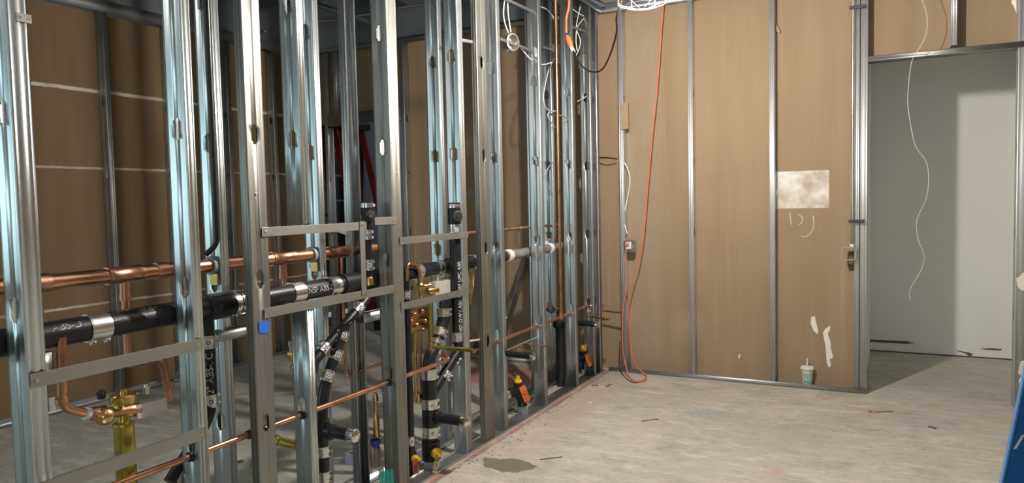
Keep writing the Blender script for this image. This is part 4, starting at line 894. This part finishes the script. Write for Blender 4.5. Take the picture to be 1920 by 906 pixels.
mc('white cable looping down from the left into the top of the round junction box', [(950, -25), (945, 10), (944, 28), (948, 48), (954, 63)])
mc('white cable dropping straight into the top of the round junction box', [(952, -25), (952, 10), (954, 35), (958, 60)])
mc('long white cable sagging from the round junction box to the boxes behind the riser', [(964, 76), (975, 88), (990, 106), (1003, 117), (1020, 121), (1034, 117)])
mc('white cable curving over at the top left of the riser', [(1012, 12), (1024, 17), (1034, 27), (1042, 40)], XR)
mc('thin white cable hanging in an arc left of the riser below the square boxes', [(1040, 108), (1030, 128), (1024, 150), (1019, 180), (1022, 200), (1032, 208), (1042, 208)], XR+.03)
mc('thin white cable tail crossing behind the riser at mid height', [(1032, 208), (1027, 216), (1035, 232), (1043, 240)], XR+.03)
mc('dark grey cable bowing behind the riser halfway up the wall', [(1036, 305), (1028, 315), (1023, 330), (1028, 350), (1036, 368)], XR+.03, .004, PVC)
mc('white cable crossing between the riser and the last studs at the top', [(1075, 18), (1088, 27), (1100, 32)], XN)
mc('white cable falling past the last studs to the dark square box', [(1088, 12), (1082, 40), (1081, 55), (1088, 75), (1086, 90), (1080, 105)], XN)
mc('white cable crossing diagonally near the top track corner', [(1100, 28), (1083, 50), (1080, 75), (1082, 95)], XN)
mc('white cable tail curling below the bright box on the last studs', [(1105, 130), (1108, 155), (1106, 172), (1096, 183), (1083, 190)], XN)
cable('electrical_cable', 'black cable crossing from the last stud to the corner wall stud', [onX(1124, 296, XF-.02), onY(1140, 296, 5.75), onY(1157, 298, 5.81)], .006, BLACKC, 'cable', 5, MCG)
cable('electrical_cable', 'white cable arching right of the corner wall stud down to the steel box', [onY(1168, 300, 5.85), onY(1178, 320, 5.85), onY(1181, 345, 5.85), onY(1175, 380, 5.85), onY(1170, 410, 5.85), onY(1176, 440, 5.82)], .005, WHITE, 'cable', 5, MCG)

# ------------------------------------------------------------------ right edge
o = thing('step_ladder', 'blue fibreglass ladder leaning at the lower right edge of the photo', 'ladder', onY(1905, 906, 2.2)*V3(1, 1, 0))
Yb_ = 2.2; a, b = onY(1878, 912, Yb_), onY(1925, 690, Yb_)
d = (b-a)/(b-a)[2]; p0 = a-d*a[2]; p1 = a+d*(1.75-a[2])
wv = V3(.045, 0, 0)
for dy, nm in ((0, 'front_rail'), (-.36, 'rear_rail')):
    MB().beam(p0+wv+V3(0, dy, 0), p1+wv+V3(0, dy, 0), wv, (0, .014, 0)).obj('side_rail', BLUE, o, smooth=False, bevel=.002)
    MB().beam(p0+V3(-.002, dy, 0), p1+V3(-.002, dy, 0), (.0022, 0, 0), (0, .017, 0)).obj('rail_edge', BLUE_L, o, smooth=False)
for k in range(5):
    q = p0+d*(.28+.3*k); MB().box(q+V3(.02, -.35, -.01), q+V3(.08, -.01, .01)).obj('step', GALV2, o, smooth=False)
q = onY(1912, 830, Yb_-.016); MB().beam(onY(1903, 842, Yb_-.016), onY(1919, 815, Yb_-.016), (.004, 0, .002), (0, .0008, 0)).obj('paint_streak', WHITE, o, smooth=False)
o = thing('wrapped_board', 'brown board wrapped in torn white paper standing at the right edge of the photo', 'board', onY(1915, 770, 3.4))
A = lambda x, y: onY(x, y, 3.9)
z0_ = A(1912, 770)[2]
m = MB(); m.prism([A(1911, 765), A(1913, 720), A(1916, 690), A(1940, 690), A(1940, 770)], (0, .03, 0)); m.obj('board', LEAD, o, smooth=False)
m = MB(); m.prism([A(1913, 730), A(1910, 715), A(1915, 705), A(1909, 700), A(1914, 678), A(1940, 672), A(1940, 735)], (0, -.006, 0)); m.obj('paper_wrap', PAPER, o, smooth=False)
m = MB(); m.prism([A(1909, 770), A(1912, 762), A(1940, 762), A(1940, 780)], (0, -.005, 0)); m.obj('paper_wrap', PAPER, o, smooth=False)
p_ = A(1925, 775); MB().box((p_[0]-.0, p_[1]+.005, 0), (p_[0]+.05, p_[1]+.035, p_[2]+.02)).obj('post', LEAD, o, smooth=False)
torn('ragged torn paper on the right jamb of the alcove opening', [(1905, 522), (1912, 518), (1917, 512), (1935, 510), (1935, 545), (1916, 545), (1908, 538)], PAPER, 5.80)
# alcove crack marks
for i, (lb, q) in enumerate((('dark ragged gap at the left foot of the alcove wall', [(1628, 637), (1700, 640), (1715, 644), (1700, 645), (1628, 641)]),
        ('brown tear at the foot of the alcove wall left of the lit part', [(1790, 657), (1815, 661), (1825, 664), (1818, 669), (1810, 663)]),
        ('brown tear at the right foot of the lit alcove wall', [(1838, 654), (1860, 653), (1878, 655), (1877, 657), (1850, 656)]),
        ('small dark chip beside the right jamb at the alcove floor', [(1899, 656), (1902, 656), (1902, 676), (1899, 675)]))):
    m = MB(); m.prism([onY(x, y, 7.465) for x, y in q], (0, .003, 0)); m.obj('torn_edge', LEAD, label=lb, cat='torn edge', smooth=False, group='torn edges at the alcove floor')
# floor litter
G = 'small debris on the floor'
def twig(label, a, b, r=.0028, mt=LEAD): MB().tube([onZ(*a, r), onZ(*b, r)], r, 6).obj('debris', mt, label=label, cat='debris', group=G)
twig('long dark rod on the floor right of the damp patch', (1012, 862), (1054, 857), .003)
twig('dark sliver on the floor below the cup toward the camera', (1203, 790), (1234, 786))
twig('dark sliver on the floor near the alcove threshold', (1640, 773), (1674, 772))
twig('red speck of debris beside the sliver at the alcove threshold', (1629, 771), (1636, 772), .007, REDTAG)
twig('short dark scrap on the floor at the corner, left one', (1110, 722), (1121, 723), .004)
twig('short dark scrap on the floor at the corner, right one', (1136, 725), (1146, 721), .004)
twig('small dark scrap on the bright floor before the alcove', (1741, 800), (1755, 803), .006)
twig('pale scrap on the floor right of the orange tags', (1103, 757), (1109, 755), .006, PAPER)
rnd = random.Random(5); m = MB()
for i in range(300):
    y = rnd.uniform(2.6, 5.6); x = XF+abs(rnd.gauss(0, .06))+.03 if rnd.random() < .6 else XF-rnd.uniform(.0, .3); r_ = rnd.uniform(.001, .0045)
    a_ = rnd.random()*3; d_ = V3(math.cos(a_), math.sin(a_), 0); m.obox((x, y, r_*.6), d_*r_*rnd.uniform(1, 2.4), np.cross(EZ, d_)*r_, EZ*r_*.6)
for i in range(60):
    q = V3(rnd.uniform(-2, .9), rnd.uniform(3.2, 5.9), 0); r_ = rnd.uniform(.001, .0028); m.obox(q+EZ*r_*.5, (r_*1.6, 0, 0), (0, r_, 0), (0, 0, r_*.5))
m.obj('concrete_crumbs', mat('crumbs', (.36, .32, .26), .85), kind='stuff', smooth=False, label='crumbs of concrete scattered along the stud wall foot', cat='crumbs')
